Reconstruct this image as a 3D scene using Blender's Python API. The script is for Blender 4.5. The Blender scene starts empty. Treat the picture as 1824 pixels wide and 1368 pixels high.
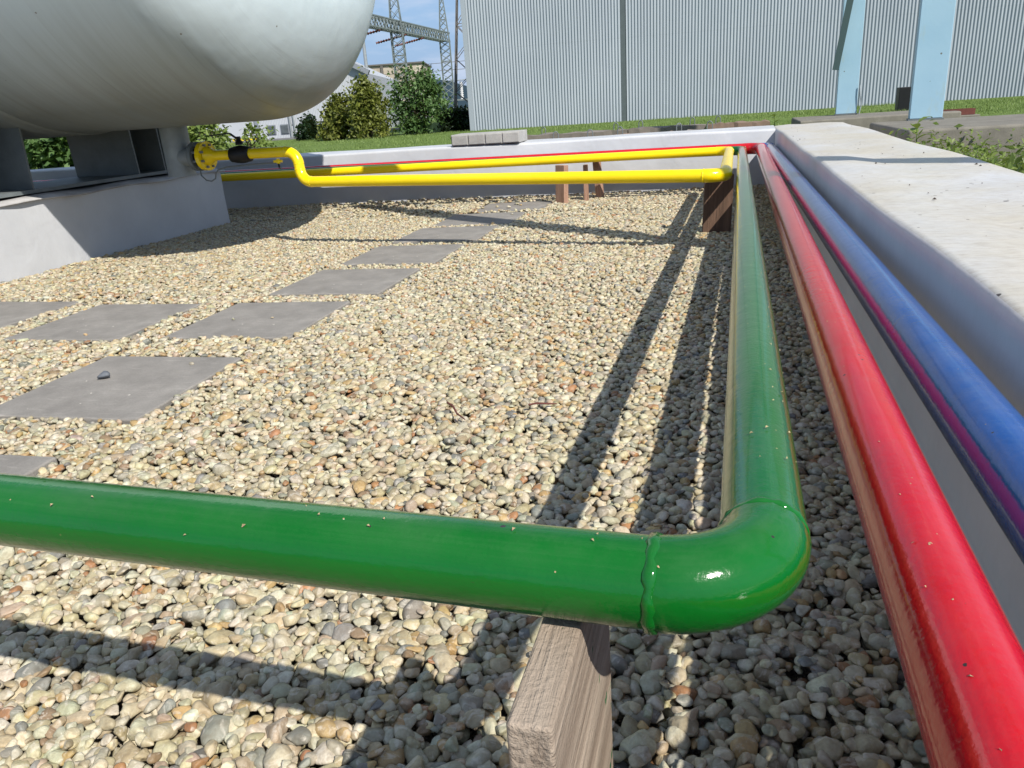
import bpy, bmesh, math, random
import numpy as np
from mathutils import Vector, Matrix
random.seed(7)
rng = np.random.default_rng(7)
S = bpy.context.scene

# ------------------------------------------------------------------ camera
cam_d = bpy.data.cameras.new('camera')
cam_d.sensor_fit = 'HORIZONTAL'; cam_d.sensor_width = 36.0
cam_d.lens = 36.0 * 1370.0 / 1824.0
cam_d.clip_start = 0.02; cam_d.clip_end = 3000.0
cam = bpy.data.objects.new('camera', cam_d); S.collection.objects.link(cam)
PSI, PITCH, ROLL = math.radians(-16.2147), math.radians(20.0), math.radians(4.0)
Fw = Vector((math.sin(PSI)*math.cos(PITCH), math.cos(PSI)*math.cos(PITCH), -math.sin(PITCH)))
R0 = Vector((math.cos(PSI), -math.sin(PSI), 0)); U0 = R0.cross(Fw)
Rr = R0*math.cos(ROLL) - U0*math.sin(ROLL); Ur = U0*math.cos(ROLL) + R0*math.sin(ROLL)
cam.matrix_world = Matrix(((Rr.x, Ur.x, -Fw.x, 0), (Rr.y, Ur.y, -Fw.y, 0), (Rr.z, Ur.z, -Fw.z, 0.72), (0, 0, 0, 1)))
S.camera = cam

# ------------------------------------------------------------------ light
SUN = Vector((0.79, -0.66, 1.0)).normalized()
sun_d = bpy.data.lights.new('sun', 'SUN'); sun_d.energy = 4.6; sun_d.angle = math.radians(0.55); sun_d.color = (1.0, 0.955, 0.88)
sun = bpy.data.objects.new('sun', sun_d); S.collection.objects.link(sun)
sun.rotation_euler = (-SUN).to_track_quat('-Z', 'Y').to_euler(); sun.location = (6, -3, 8)
W = bpy.data.worlds.new('World'); S.world = W; W.use_nodes = True
wn, wl = W.node_tree.nodes, W.node_tree.links
wn.clear()
sky = wn.new('ShaderNodeTexSky'); sky.sky_type = 'NISHITA'; sky.sun_disc = False
sky.sun_elevation = math.asin(SUN.z); sky.sun_rotation = math.atan2(SUN.x, SUN.y)
sky.air_density = 1.1; sky.dust_density = 0.35; sky.ozone_density = 2.5; sky.altitude = 200
tc = wn.new('ShaderNodeTexCoord'); mp = wn.new('ShaderNodeMapping'); mp.inputs['Scale'].default_value = (2.2, 2.2, 9.0)
nz = wn.new('ShaderNodeTexNoise'); nz.inputs['Scale'].default_value = 2.3; nz.inputs['Detail'].default_value = 7; nz.inputs['Roughness'].default_value = 0.58
cr = wn.new('ShaderNodeValToRGB'); cr.color_ramp.elements[0].position = 0.44; cr.color_ramp.elements[1].position = 0.62
cr.color_ramp.elements[1].color = (0.62, 0.62, 0.62, 1)
mx = wn.new('ShaderNodeMix'); mx.data_type = 'RGBA'; mx.inputs['B'].default_value = (5.0, 5.5, 6.6, 1)
bg = wn.new('ShaderNodeBackground'); bg.inputs['Strength'].default_value = 0.105
wo = wn.new('ShaderNodeOutputWorld')
wl.new(tc.outputs['Generated'], mp.inputs['Vector']); wl.new(mp.outputs['Vector'], nz.inputs['Vector'])
wl.new(nz.outputs['Fac'], cr.inputs['Fac']); wl.new(cr.outputs['Color'], mx.inputs['Factor'])
sp = wn.new('ShaderNodeSeparateXYZ'); wl.new(tc.outputs['Generated'], sp.inputs[0])
mr = wn.new('ShaderNodeMapRange'); mr.inputs['From Min'].default_value = 0.02; mr.inputs['From Max'].default_value = 0.42; mr.inputs['To Min'].default_value = 0.9; mr.inputs['To Max'].default_value = 0.0
wl.new(sp.outputs[2], mr.inputs['Value'])
hz_ = wn.new('ShaderNodeMix'); hz_.data_type = 'RGBA'; hz_.inputs['B'].default_value = (1.75, 2.9, 5.1, 1)
wl.new(mr.outputs['Result'], hz_.inputs['Factor']); wl.new(sky.outputs['Color'], hz_.inputs['A'])
wl.new(hz_.outputs['Result'], mx.inputs['A']); wl.new(mx.outputs['Result'], bg.inputs['Color']); wl.new(bg.outputs['Background'], wo.inputs['Surface'])
S.view_settings.view_transform = 'Standard'; S.view_settings.look = 'None'; S.view_settings.exposure = 0.42; S.view_settings.gamma = 1.0

# ------------------------------------------------------------------ object helpers
def tag(o, label=None, cat=None, group=None, kind=None):
    if label: o['label'] = label
    if cat: o['category'] = cat
    if group: o['group'] = group
    if kind: o['kind'] = kind
    return o
def empty(name, loc=(0, 0, 0), rz=0.0):
    o = bpy.data.objects.new(name, None); o.location = loc; o.rotation_euler = (0, 0, rz); o.empty_display_size = 0.1
    S.collection.objects.link(o); return o
def copy_tree(o, parent=None):
    c = o.copy(); S.collection.objects.link(c)
    if parent: c.parent = parent
    for ch in list(o.children): copy_tree(ch, c)
    return c
class MB:
    """collects verts/faces and links them as one mesh object"""
    def __init__(s): s.v = []; s.f = []; s.sm = []
    def add(s, vs, fs, smooth=False):
        n = len(s.v); s.v += [tuple(p) for p in vs]; s.f += [[i+n for i in f] for f in fs]; s.sm += [smooth]*len(fs); return s
    def box(s, lo, hi, M=None):
        x0, y0, z0 = lo; x1, y1, z1 = hi
        vs = [Vector(p) for p in ((x0,y0,z0),(x1,y0,z0),(x1,y1,z0),(x0,y1,z0),(x0,y0,z1),(x1,y0,z1),(x1,y1,z1),(x0,y1,z1))]
        if M: vs = [M @ p for p in vs]
        return s.add(vs, [[0,3,2,1],[4,5,6,7],[0,1,5,4],[1,2,6,5],[2,3,7,6],[3,0,4,7]])
    def bar(s, a, b, w, h=None, up=(0, 0, 1)):
        a, b = Vector(a), Vector(b); h = h or w; t = (b-a).normalized(); u = Vector(up)
        if abs(t.dot(u)) > 0.98: u = Vector((1, 0, 0))
        x = t.cross(u).normalized(); y = x.cross(t).normalized()
        q = [(-w/2,-h/2),(w/2,-h/2),(w/2,h/2),(-w/2,h/2)]
        return s.add([a+x*i+y*j for i, j in q]+[b+x*i+y*j for i, j in q], [[0,1,2,3],[7,6,5,4],[0,4,5,1],[1,5,6,2],[2,6,7,3],[3,7,4,0]])
    def tube(s, pts, r, n=24, caps=True, smooth=True):
        pts = [Vector(p) for p in pts]; N = len(pts); rs = r if isinstance(r, (list, tuple)) else [r]*N
        T = [(pts[min(i+1, N-1)]-pts[max(i-1, 0)]).normalized() for i in range(N)]
        ref = Vector((0, 0, 1)) if abs(T[0].z) < 0.9 else Vector((0, 1, 0))
        x = T[0].cross(ref).normalized(); vs = []; fs = []
        for i in range(N):
            x = (x - T[i]*x.dot(T[i])).normalized(); y = T[i].cross(x)
            vs += [pts[i]+(x*math.cos(2*math.pi*k/n)+y*math.sin(2*math.pi*k/n))*rs[i] for k in range(n)]
        for i in range(N-1):
            for k in range(n): fs.append([i*n+k, i*n+(k+1) % n, (i+1)*n+(k+1) % n, (i+1)*n+k])
        s.add(vs, fs, smooth)
        if caps:                                            # caps on vertices of their own, so the side keeps clean normals
            s.add(vs[:n], [list(reversed(range(n)))]); s.add(vs[-n:], [list(range(n))])
        return s
    def build(s, name, mat, parent=None, bevel=0.0, seg=2, subd=0):
        me = bpy.data.meshes.new(name); me.from_pydata(s.v, [], s.f); me.polygons.foreach_set('use_smooth', s.sm); me.materials.append(mat); me.update()
        o = bpy.data.objects.new(name, me); S.collection.objects.link(o)
        if parent: o.parent = parent
        if bevel:
            b = o.modifiers.new('bevel', 'BEVEL'); b.width = bevel; b.segments = seg; b.limit_method = 'ANGLE'; b.angle_limit = math.radians(40)
            me.polygons.foreach_set('use_smooth', [True]*len(me.polygons)); b.harden_normals = True
        return o
def np_mesh(name, V, Fq, mat, smooth=True, col=None):
    """fast mesh from numpy: V (n,3), Fq (m,k)"""
    me = bpy.data.meshes.new(name); k = Fq.shape[1]
    me.vertices.add(len(V)); me.vertices.foreach_set('co', np.ascontiguousarray(V, dtype=np.float32).ravel())
    me.loops.add(Fq.size); me.loops.foreach_set('vertex_index', np.ascontiguousarray(Fq, dtype=np.int32).ravel())
    me.polygons.add(len(Fq)); me.polygons.foreach_set('loop_start', np.arange(0, Fq.size, k, dtype=np.int32))
    me.polygons.foreach_set('use_smooth', np.full(len(Fq), smooth))
    if col is not None:
        a = me.attributes.new('tint', 'FLOAT_COLOR', 'POINT'); a.data.foreach_set('color', np.ascontiguousarray(col, dtype=np.float32).ravel())
    me.materials.append(mat); me.update(calc_edges=True)
    o = bpy.data.objects.new(name, me); S.collection.objects.link(o); return o

# ------------------------------------------------------------------ material helpers
class NT:
    def __init__(s, name):
        s.m = bpy.data.materials.new(name); s.m.use_nodes = True; s.t = s.m.node_tree; s.n = s.t.nodes; s.b = s.n['Principled BSDF']
        s.tc = s.n.new('ShaderNodeTexCoord'); s.vec = s.tc.outputs['Object']
    def put(s, sock, v):
        if hasattr(v, 'is_output'): s.t.links.new(v, sock)
        elif isinstance(v, (tuple, list)) and len(v) == 3 and sock.type == 'RGBA': sock.default_value = (*v, 1)
        else: sock.default_value = v
    def map(s, scale=(1, 1, 1), rot=(0, 0, 0), vec=None):
        n = s.n.new('ShaderNodeMapping'); n.inputs['Scale'].default_value = scale; n.inputs['Rotation'].default_value = rot
        s.put(n.inputs['Vector'], vec or s.vec); return n.outputs['Vector']
    def noise(s, sc, det=4, rough=0.55, vec=None, dist=0.0):
        n = s.n.new('ShaderNodeTexNoise'); n.inputs['Scale'].default_value = sc; n.inputs['Detail'].default_value = det; n.inputs['Roughness'].default_value = rough
        n.inputs['Distortion'].default_value = dist; s.put(n.inputs['Vector'], vec or s.vec); return n.outputs['Fac']
    def ramp(s, f, stops):
        n = s.n.new('ShaderNodeValToRGB'); e = n.color_ramp.elements
        while len(e) < len(stops): e.new(0.5)
        for q, (p, c) in zip(e, stops): q.position = p; q.color = (c, c, c, 1) if isinstance(c, (int, float)) else (*c, 1)
        s.put(n.inputs['Fac'], f); return n.outputs['Color']
    def mix(s, f, a, b, mode='MIX'):
        n = s.n.new('ShaderNodeMix'); n.data_type = 'RGBA'; n.blend_type = mode
        s.put(n.inputs['Factor'], f); s.put(n.inputs['A'], a); s.put(n.inputs['B'], b); return n.outputs['Result']
    def math(s, op, a, b=0.0):
        n = s.n.new('ShaderNodeMath'); n.operation = op; s.put(n.inputs[0], a); s.put(n.inputs[1], b); return n.outputs[0]
    def attr(s, name):
        n = s.n.new('ShaderNodeAttribute'); n.attribute_name = name; return n.outputs['Color']
    def sep(s, vec):
        n = s.n.new('ShaderNodeSeparateXYZ'); s.put(n.inputs[0], vec); return n.outputs
    def normal_z(s):
        g = s.n.new('ShaderNodeNewGeometry'); return s.sep(g.outputs['True Normal'])[2]
    def specks(s, sc, size, keep, vec=None):
        """sparse irregular spots: 1 inside a spot"""
        v = s.n.new('ShaderNodeTexVoronoi'); v.inputs['Scale'].default_value = sc; s.put(v.inputs['Vector'], vec or s.vec)
        w = s.noise(sc*4, 2, vec=vec)
        d = s.math('ADD', v.outputs['Distance'], s.math('MULTIPLY', s.math('SUBTRACT', w, 0.5), size*1.6))
        inside = s.math('LESS_THAN', d, size); k = s.math('LESS_THAN', s.sep(v.outputs['Color'])[0], keep)
        return s.math('MULTIPLY', inside, k)
    def bump(s, h, strength=0.3, dist=0.01, prev=None):
        n = s.n.new('ShaderNodeBump'); n.inputs['Strength'].default_value = strength; n.inputs['Distance'].default_value = dist
        s.put(n.inputs['Height'], h)
        if prev: s.put(n.inputs['Normal'], prev)
        return n.outputs['Normal']
    def out(s, col, rough=0.6, spec=0.4, normal=None, metal=0.0, coat=0.0, coat_rough=0.1):
        s.put(s.b.inputs['Base Color'], col); s.put(s.b.inputs['Roughness'], rough); s.put(s.b.inputs['Specular IOR Level'], spec)
        s.put(s.b.inputs['Metallic'], metal); s.put(s.b.inputs['Coat Weight'], coat); s.put(s.b.inputs['Coat Roughness'], coat_rough)
        if normal: s.put(s.b.inputs['Normal'], normal)
        return s.m
def paint(name, col, dark, rough=0.11, dust=0.09, dcol=(0.36, 0.34, 0.30), coat=0.32):
    t = NT(name); n1 = t.noise(9, 5); n2 = t.noise(70, 4)
    c = t.mix(t.ramp(n1, [(0.35, 0.0), (0.75, 0.55)]), col, dark)
    up = t.ramp(t.normal_z(), [(0.45, 0.0), (0.98, 1.0)])
    dn = t.ramp(t.noise(14, 7, 0.7), [(0.40, 0.10), (0.72, 1.0)])
    df = t.math('MULTIPLY', t.math('MULTIPLY', up, dn), dust)
    c = t.mix(df, c, dcol)
    sp = t.math('MULTIPLY', t.specks(70, 0.055, 0.20), t.ramp(t.normal_z(), [(0.0, 0.0), (0.5, 1.0)]))
    c = t.mix(sp, c, (0.34, 0.25, 0.13))
    sp2 = t.math('MULTIPLY', t.specks(75, 0.13, 0.05), t.ramp(t.normal_z(), [(0.1, 0.0), (0.6, 1.0)]))
    c = t.mix(sp2, c, (0.03, 0.025, 0.02))
    r = t.math('ADD', t.math('MULTIPLY', df, 0.5), t.math('ADD', rough, t.math('MULTIPLY', t.math('SUBTRACT', n2, 0.5), 0.06)))
    h = t.bump(t.noise(170, 3), 0.13, 0.003); h = t.bump(t.noise(48, 3), 0.10, 0.005, h); h = t.bump(t.noise(14, 2), 0.08, 0.015, h); h = t.bump(sp, 0.5, 0.004, h)
    return t.out(c, r, 0.35, h, coat=coat, coat_rough=0.06)
def simple(name, col, rough=0.6, var=0.25, sc=8, bump=0.15, bsc=60, metal=0.0, spec=0.4):
    t = NT(name); d = tuple(x*(1-var) for x in col); l = tuple(min(1, x*(1+var*0.6)) for x in col)
    c = t.mix(t.ramp(t.noise(sc, 6, 0.62), [(0.3, 0.0), (0.7, 1.0)]), d, l)
    return t.out(c, rough, spec, t.bump(t.noise(bsc, 4), bump, 0.01), metal=metal)
def membrane(name, stain=0.0, k=1.0, warm=None):
    t = NT(name); b = t.mix(t.ramp(t.noise(3, 5), [(0.3, 0.0), (0.7, 1.0)]), (0.56*k, 0.572*k, 0.595*k), (0.65*k, 0.66*k, 0.68*k))
    b = t.mix(t.math('MULTIPLY', t.ramp(t.noise(2.2, 6, 0.6), [(0.25, 0.0), (0.62, 1.0)]), stain), b, (0.52, 0.475, 0.385))
    b = t.mix(t.math('MULTIPLY', t.ramp(t.noise(26, 8, 0.72, t.map((1, 3.0, 1))), [(0.46, 0.0), (0.74, 1.0)]), 0.75*stain+0.10), b, (0.36, 0.31, 0.25))
    if warm: b = t.mix(1.0, b, warm, 'MULTIPLY')
    b = t.mix(t.math('MULTIPLY', t.specks(38, 0.15, 0.10), stain), b, (0.10, 0.07, 0.05))
    b = t.mix(t.math('MULTIPLY', t.specks(11, 0.06, 0.25), stain), b, (0.05, 0.035, 0.03))
    h = t.bump(t.noise(4.5, 3, 0.5, dist=0.4), 0.30, 0.03); h = t.bump(t.noise(160, 3), 0.10, 0.003, h)
    return t.out(b, 0.65 if warm else 0.42, 0.3 if warm else 0.45, h)
def concrete(name, col, rough=0.9, scr=0.0):
    t = NT(name); d = tuple(x*0.72 for x in col); l = tuple(x*1.15 for x in col)
    c = t.mix(t.ramp(t.noise(7, 7, 0.65), [(0.3, 0.0), (0.72, 1.0)]), d, l)
    c = t.mix(t.math('MULTIPLY', t.ramp(t.noise(180, 3), [(0.4, 0.0), (0.7, 1.0)]), 0.35), c, tuple(x*0.55 for x in col))
    if scr:
        s = t.noise(9, 3, 0.6, t.map((1.2, 16, 1), (0, 0, 0.35)), 0.6)
        c = t.mix(t.math('MULTIPLY', t.ramp(s, [(0.60, 0.0), (0.70, 1.0)]), scr), c, tuple(min(1, x*1.7) for x in col))
        c = t.mix(t.math('MULTIPLY', t.specks(30, 0.10, 0.10), 0.8), c, (0.62, 0.58, 0.50))
    h = t.bump(t.noise(220, 4), 0.35, 0.003); h = t.bump(t.noise(30, 5), 0.25, 0.006, h)
    return t.out(c, rough, 0.3, h)
def wood(name, light, dark, along=2, paint_col=None):
    t = NT(name); sc = [46, 46, 46]; sc[along] = 2.2
    g = t.noise(1.0, 6, 0.66, t.map(tuple(sc)), 0.5)
    c = t.mix(t.ramp(g, [(0.32, 0.0), (0.68, 1.0)]), dark, light)
    c = t.mix(t.math('MULTIPLY', t.ramp(t.noise(5, 4), [(0.45, 0.0), (0.75, 1.0)]), 0.5), c, tuple(0.6*(a+b)*0.6 for a, b in zip(light, dark)))
    if paint_col:
        c = t.mix(t.ramp(t.noise(26, 4, 0.6), [(0.66, 0.0), (0.69, 1.0)]), c, paint_col)
    h = t.bump(g, 0.9, 0.008); h = t.bump(t.noise(190, 4, 0.7), 0.55, 0.004, h)
    return t.out(c, 0.85, 0.25, h)
def leafmat(name, a, b):
    t = NT(name); c = t.mix(t.attr('tint'), a, b)
    t.b.inputs['Subsurface Weight'].default_value = 0.0
    m = t.out(c, 0.5, 0.35)
    tr = t.n.new('ShaderNodeBsdfTranslucent'); t.put(tr.inputs['Color'], t.mix(0.35, c, (0.25, 0.30, 0.03)))
    ms = t.n.new('ShaderNodeMixShader'); ms.inputs[0].default_value = 0.28
    t.t.links.new(t.b.outputs[0], ms.inputs[1]); t.t.links.new(tr.outputs[0], ms.inputs[2]); t.t.links.new(ms.outputs[0], t.n['Material Output'].inputs['Surface'])
    return m

M = {}
M['green'] = paint('green_gloss_paint', (0.0025, 0.112, 0.010), (0.002, 0.082, 0.008), dust=0.06)
M['red'] = paint('red_gloss_paint', (0.52, 0.005, 0.012), (0.40, 0.004, 0.010), dust=0.05)
M['blue'] = paint('blue_gloss_paint', (0.009, 0.075, 0.29), (0.007, 0.055, 0.22), dust=0.12)
M['yellow'] = paint('yellow_gloss_paint', (0.90, 0.66, 0.004), (0.80, 0.56, 0.004), rough=0.22, dust=0.06, coat=0.15)
M['membrane'] = membrane('white_membrane', 0.0, 0.83)
M['membrane_top'] = membrane('stained_membrane', 0.95, 0.93)
M['membrane_grey'] = membrane('grey_membrane', 0.0, 0.92, (1.06, 1.0, 0.93))
M['slab'] = concrete('grey_slab_concrete', (0.25, 0.233, 0.21), scr=0.35)
M['block'] = concrete('light_block_concrete', (0.40, 0.39, 0.37))
M['old_concrete'] = concrete('weathered_concrete', (0.20, 0.185, 0.155))
M['oldbeam'] = concrete('old_beam_concrete', (0.22, 0.19, 0.165))
M['rustbeam'] = concrete('rust_stained_beam', (0.25, 0.175, 0.13))
M['wood_grey'] = wood('weathered_pale_wood', (0.50, 0.41, 0.32), (0.20, 0.15, 0.11), 1, (0.01, 0.10, 0.03))
M['wood_dark'] = wood('dark_brown_wood', (0.20, 0.12, 0.08), (0.08, 0.05, 0.035), 2)
M['wood_brown'] = wood('reddish_brown_wood', (0.46, 0.28, 0.20), (0.26, 0.15, 0.10), 2)
M['steel_grey'] = simple('grey_painted_steel', (0.15, 0.17, 0.175), 0.5, 0.2)
M['steel_pale'] = simple('pale_galvanised_steel', (0.28, 0.31, 0.32), 0.5, 0.2, metal=0.2)
M['lattice'] = simple('galvanised_lattice', (0.17, 0.20, 0.20), 0.6, 0.2)
M['lattice_dark'] = simple('dark_lattice', (0.13, 0.12, 0.11), 0.7, 0.2)
M['black'] = simple('black_iron', (0.007, 0.007, 0.008), 0.5, 0.3)
M['rust'] = simple('rusty_red_steel', (0.13, 0.04, 0.03), 0.8, 0.4)
M['dark_stone'] = simple('dark_slate_stone', (0.10, 0.11, 0.125), 0.6, 0.3, 30)
M['porcelain'] = simple('white_porcelain', (0.62, 0.63, 0.64), 0.3, 0.1)
M['insul'] = simple('brown_porcelain', (0.16, 0.05, 0.035), 0.3, 0.2)
M['white_sheet'] = simple('white_sheet_wall', (0.43, 0.45, 0.48), 0.5, 0.06, 2)
M['grey_trim'] = simple('grey_sheet_trim', (0.22, 0.24, 0.27), 0.5, 0.1)
M['asphalt'] = simple('grey_asphalt', (0.13, 0.13, 0.13), 0.9, 0.2, 3)
M['groove'] = simple('dark_grey_flashing', (0.085, 0.105, 0.11), 0.6, 0.1)
def m_blue():
    t = NT('light_blue_paint'); c = t.mix(t.ramp(t.noise(2.5, 5), [(0.3, 0.0), (0.7, 1.0)]), (0.28, 0.45, 0.56), (0.34, 0.51, 0.61))
    c = t.mix(t.math('MULTIPLY', t.ramp(t.noise(3.2, 7, 0.7, t.map((3, 3, 1))), [(0.56, 0.0), (0.72, 1.0)]), 0.55), c, (0.34, 0.42, 0.36))
    c = t.mix(t.specks(20, 0.12, 0.08), c, (0.12, 0.12, 0.10))
    return t.out(c, 0.5, 0.4, t.bump(t.noise(40, 4), 0.15, 0.004))
M['blue_post'] = m_blue()
def m_tank():
    t = NT('grey_green_tank_paint')
    pale = t.mix(t.ramp(t.noise(1.6, 4), [(0.3, 0.0), (0.7, 1.0)]), (0.62, 0.715, 0.755), (0.69, 0.78, 0.82))
    st = t.noise(1.0, 7, 0.66, t.map((17, 0.7, 0.7)), 0.15)
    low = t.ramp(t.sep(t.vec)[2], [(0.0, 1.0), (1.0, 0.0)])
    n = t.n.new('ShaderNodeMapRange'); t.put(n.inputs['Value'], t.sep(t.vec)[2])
    n.inputs['From Min'].default_value = -0.72; n.inputs['From Max'].default_value = -1.20; under_shade_dirt = n.outputs['Result']  # paint darkened toward the underside to stand in for shade; also masks dirt streaks
    f = t.math('MULTIPLY', t.ramp(st, [(0.36, 0.0), (0.66, 1.0)]), t.math('ADD', t.math('MULTIPLY', under_shade_dirt, 0.85), 0.03))
    c = t.mix(t.math('MULTIPLY', under_shade_dirt, 0.93), pale, (0.15, 0.17, 0.172)); c = t.mix(t.math('MULTIPLY', f, 0.55), c, (0.16, 0.165, 0.14))
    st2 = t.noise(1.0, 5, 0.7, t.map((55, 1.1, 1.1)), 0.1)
    c = t.mix(t.math('MULTIPLY', t.ramp(st2, [(0.57, 0.0), (0.72, 1.0)]), t.math('MULTIPLY', under_shade_dirt, 0.45)), c, (0.12, 0.115, 0.10))
    c = t.mix(t.math('MULTIPLY', t.ramp(t.noise(5, 6, 0.7), [(0.55, 0.0), (0.75, 1.0)]), t.math('MULTIPLY', under_shade_dirt, 0.16)), c, (0.40, 0.36, 0.26))
    c = t.mix(t.specks(14, 0.07, 0.12), c, (0.20, 0.19, 0.17))
    h = t.bump(t.noise(2.5, 3), 0.25, 0.04); h = t.bump(t.noise(1, 3, 0.5, t.map((1.2, 9, 9))), 0.12, 0.02, h); h = t.bump(t.specks(7, 0.10, 0.3), 0.35, 0.01, h)
    return t.out(c, 0.46, 0.4, h)
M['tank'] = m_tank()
def m_corr():
    t = NT('galvanised_corrugated_sheet')
    c = t.mix(t.ramp(t.noise(0.6, 5), [(0.3, 0.0), (0.7, 1.0)]), (0.295, 0.33, 0.37), (0.34, 0.375, 0.415))
    c = t.mix(t.math('MULTIPLY', t.ramp(t.noise(1.0, 4, 0.6, t.map((6, 6, 0.25))), [(0.45, 0.0), (0.7, 1.0)]), 0.25), c, (0.42, 0.47, 0.50))
    w = t.n.new('ShaderNodeTexWhiteNoise'); w.noise_dimensions = '1D'; t.put(w.inputs['W'], t.math('FLOOR', t.math('MULTIPLY', t.sep(t.vec)[0], 1.16)))
    c = t.mix(t.math('MULTIPLY', w.outputs['Value'], 0.14), c, (0.27, 0.31, 0.34))
    lap = t.math('LESS_THAN', t.math('ABSOLUTE', t.math('SUBTRACT', t.sep(t.vec)[2], 2.06)), 0.008)
    c = t.mix(t.math('MULTIPLY', lap, 0.12), c, (0.16, 0.18, 0.19))
    c = t.mix(t.specks(2.2, 0.012, 0.5), c, (0.05, 0.05, 0.05))
    return t.out(c, 0.45, 0.4)
M['corr'] = m_corr()
def m_ground():
    t = NT('lawn_soil'); c = t.mix(t.ramp(t.noise(0.8, 7, 0.6), [(0.3, 0.0), (0.7, 1.0)]), (0.10, 0.155, 0.04), (0.15, 0.215, 0.06))
    c = t.mix(t.ramp(t.noise(14, 5, 0.7), [(0.45, 0.0), (0.75, 0.8)]), c, (0.05, 0.075, 0.02))
    return t.out(c, 0.95, 0.1, t.bump(t.noise(25, 5), 0.6, 0.05))
M['lawn'] = m_ground()
def m_bed():
    t = NT('mottled_gravel'); c = t.ramp(t.noise(45, 4, 0.6), [(0.3, (0.10, 0.085, 0.065)), (0.5, (0.28, 0.24, 0.18)), (0.7, (0.42, 0.38, 0.31))])  # dark, mid and pale gravel tones mixed by noise
    return t.out(c, 0.9, 0.2, t.bump(t.noise(45, 3), 1.0, 0.03))
M['bed'] = m_bed()
def m_peb():
    t = NT('river_pebble'); a = t.attr('tint'); w = t.noise(60, 5, 0.6)
    c = t.mix(t.ramp(w, [(0.35, 0.0), (0.65, 0.7)]), a, t.mix(1.0, a, (0.58, 0.50, 0.42), 'MULTIPLY'))
    v = t.noise(38, 4, 0.6, t.map((1, 1, 1), (0.5, 0.3, 0)), 1.6)
    c = t.mix(t.math('MULTIPLY', t.ramp(v, [(0.54, 0.0), (0.62, 1.0)]), 0.42), c, (0.66, 0.60, 0.50))
    c = t.mix(t.math('MULTIPLY', t.ramp(t.noise(230, 3, 0.6), [(0.42, 0.0), (0.7, 1.0)]), 0.28), c, (0.20, 0.17, 0.13))
    h = t.bump(t.noise(75, 5), 0.55, 0.006); h = t.bump(t.noise(420, 2), 0.2, 0.001, h)
    return t.out(c, t.math('ADD', 0.42, t.math('MULTIPLY', w, 0.25)), 0.42, h)
M['pebble'] = m_peb()
M['thuja'] = leafmat('thuja_leaf', (0.075, 0.095, 0.018), (0.21, 0.23, 0.042))
M['leaf'] = leafmat('broad_leaf', (0.050, 0.105, 0.032), (0.13, 0.22, 0.068))
M['leaf_dark'] = leafmat('dark_leaf', (0.010, 0.024, 0.010), (0.022, 0.05, 0.018))
M['leaf_lime'] = leafmat('lime_leaf', (0.10, 0.16, 0.03), (0.22, 0.28, 0.07))
M['grass'] = leafmat('grass_blade', (0.12, 0.19, 0.045), (0.24, 0.32, 0.095))
M['bark'] = simple('bush_bark', (0.10, 0.075, 0.05), 0.9, 0.3)

# ------------------------------------------------------------------ setting: ground, basin, yard, hills
def wallY(x): return 6.225 + 0.056*x                      # inner face of the far retaining wall
GZ = 0.10
hole = (-10.0, -5.0, 0.62, 6.42); ext = 900.0
g = MB(); x0, y0, x1, y1 = hole
g.add([(-ext,-ext,GZ),(ext,-ext,GZ),(ext,ext,GZ),(-ext,ext,GZ),(x0,y0,GZ),(x1,y0,GZ),(x1,y1,GZ),(x0,y1-0.55,GZ)], [[0,1,5,4],[1,2,6,5],[2,3,7,6],[3,0,4,7]])
tag(g.build('ground', M['lawn']), kind='structure')
g = MB(); g.add([(-10.4,-5.3,-0.045),(0.72,-5.3,-0.045),(0.72,6.5,-0.045),(-10.4,6.5,-0.045)], [[0,1,2,3]])
tag(g.build('gravel_bed', M['bed']), kind='structure')
g = MB(); g.add([(-34,19.5,GZ+0.004),(-12.2,23.3,GZ+0.004),(-11.4,30,GZ+0.004),(-34,30,GZ+0.004)], [[0,1,2,3]])
tag(g.build('pavement', M['asphalt']), kind='structure')
nx = 60; hv = []; hf = []
for j, (D, hh) in enumerate(((380, 0.0), (420, 0.65), (470, 1.0), (560, 0.7))):
    for i in range(nx):
        a = math.radians(-75+110*i/(nx-1)); ht = 17+6*math.sin(i*0.55)+3*math.sin(i*1.3+1)
        hv.append((D*math.sin(a), D*math.cos(a), ht*hh))
for j in range(3):
    for i in range(nx-1): hf.append([j*nx+i, j*nx+i+1, (j+1)*nx+i+1, (j+1)*nx+i])
t = NT('forested_hill'); hm_ = t.out(t.mix(t.noise(0.05, 5), (0.020, 0.038, 0.052), (0.034, 0.056, 0.070)), 0.95, 0.1)
tag(MB().add(hv, hf, True).build('hills', hm_), kind='structure')

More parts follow.
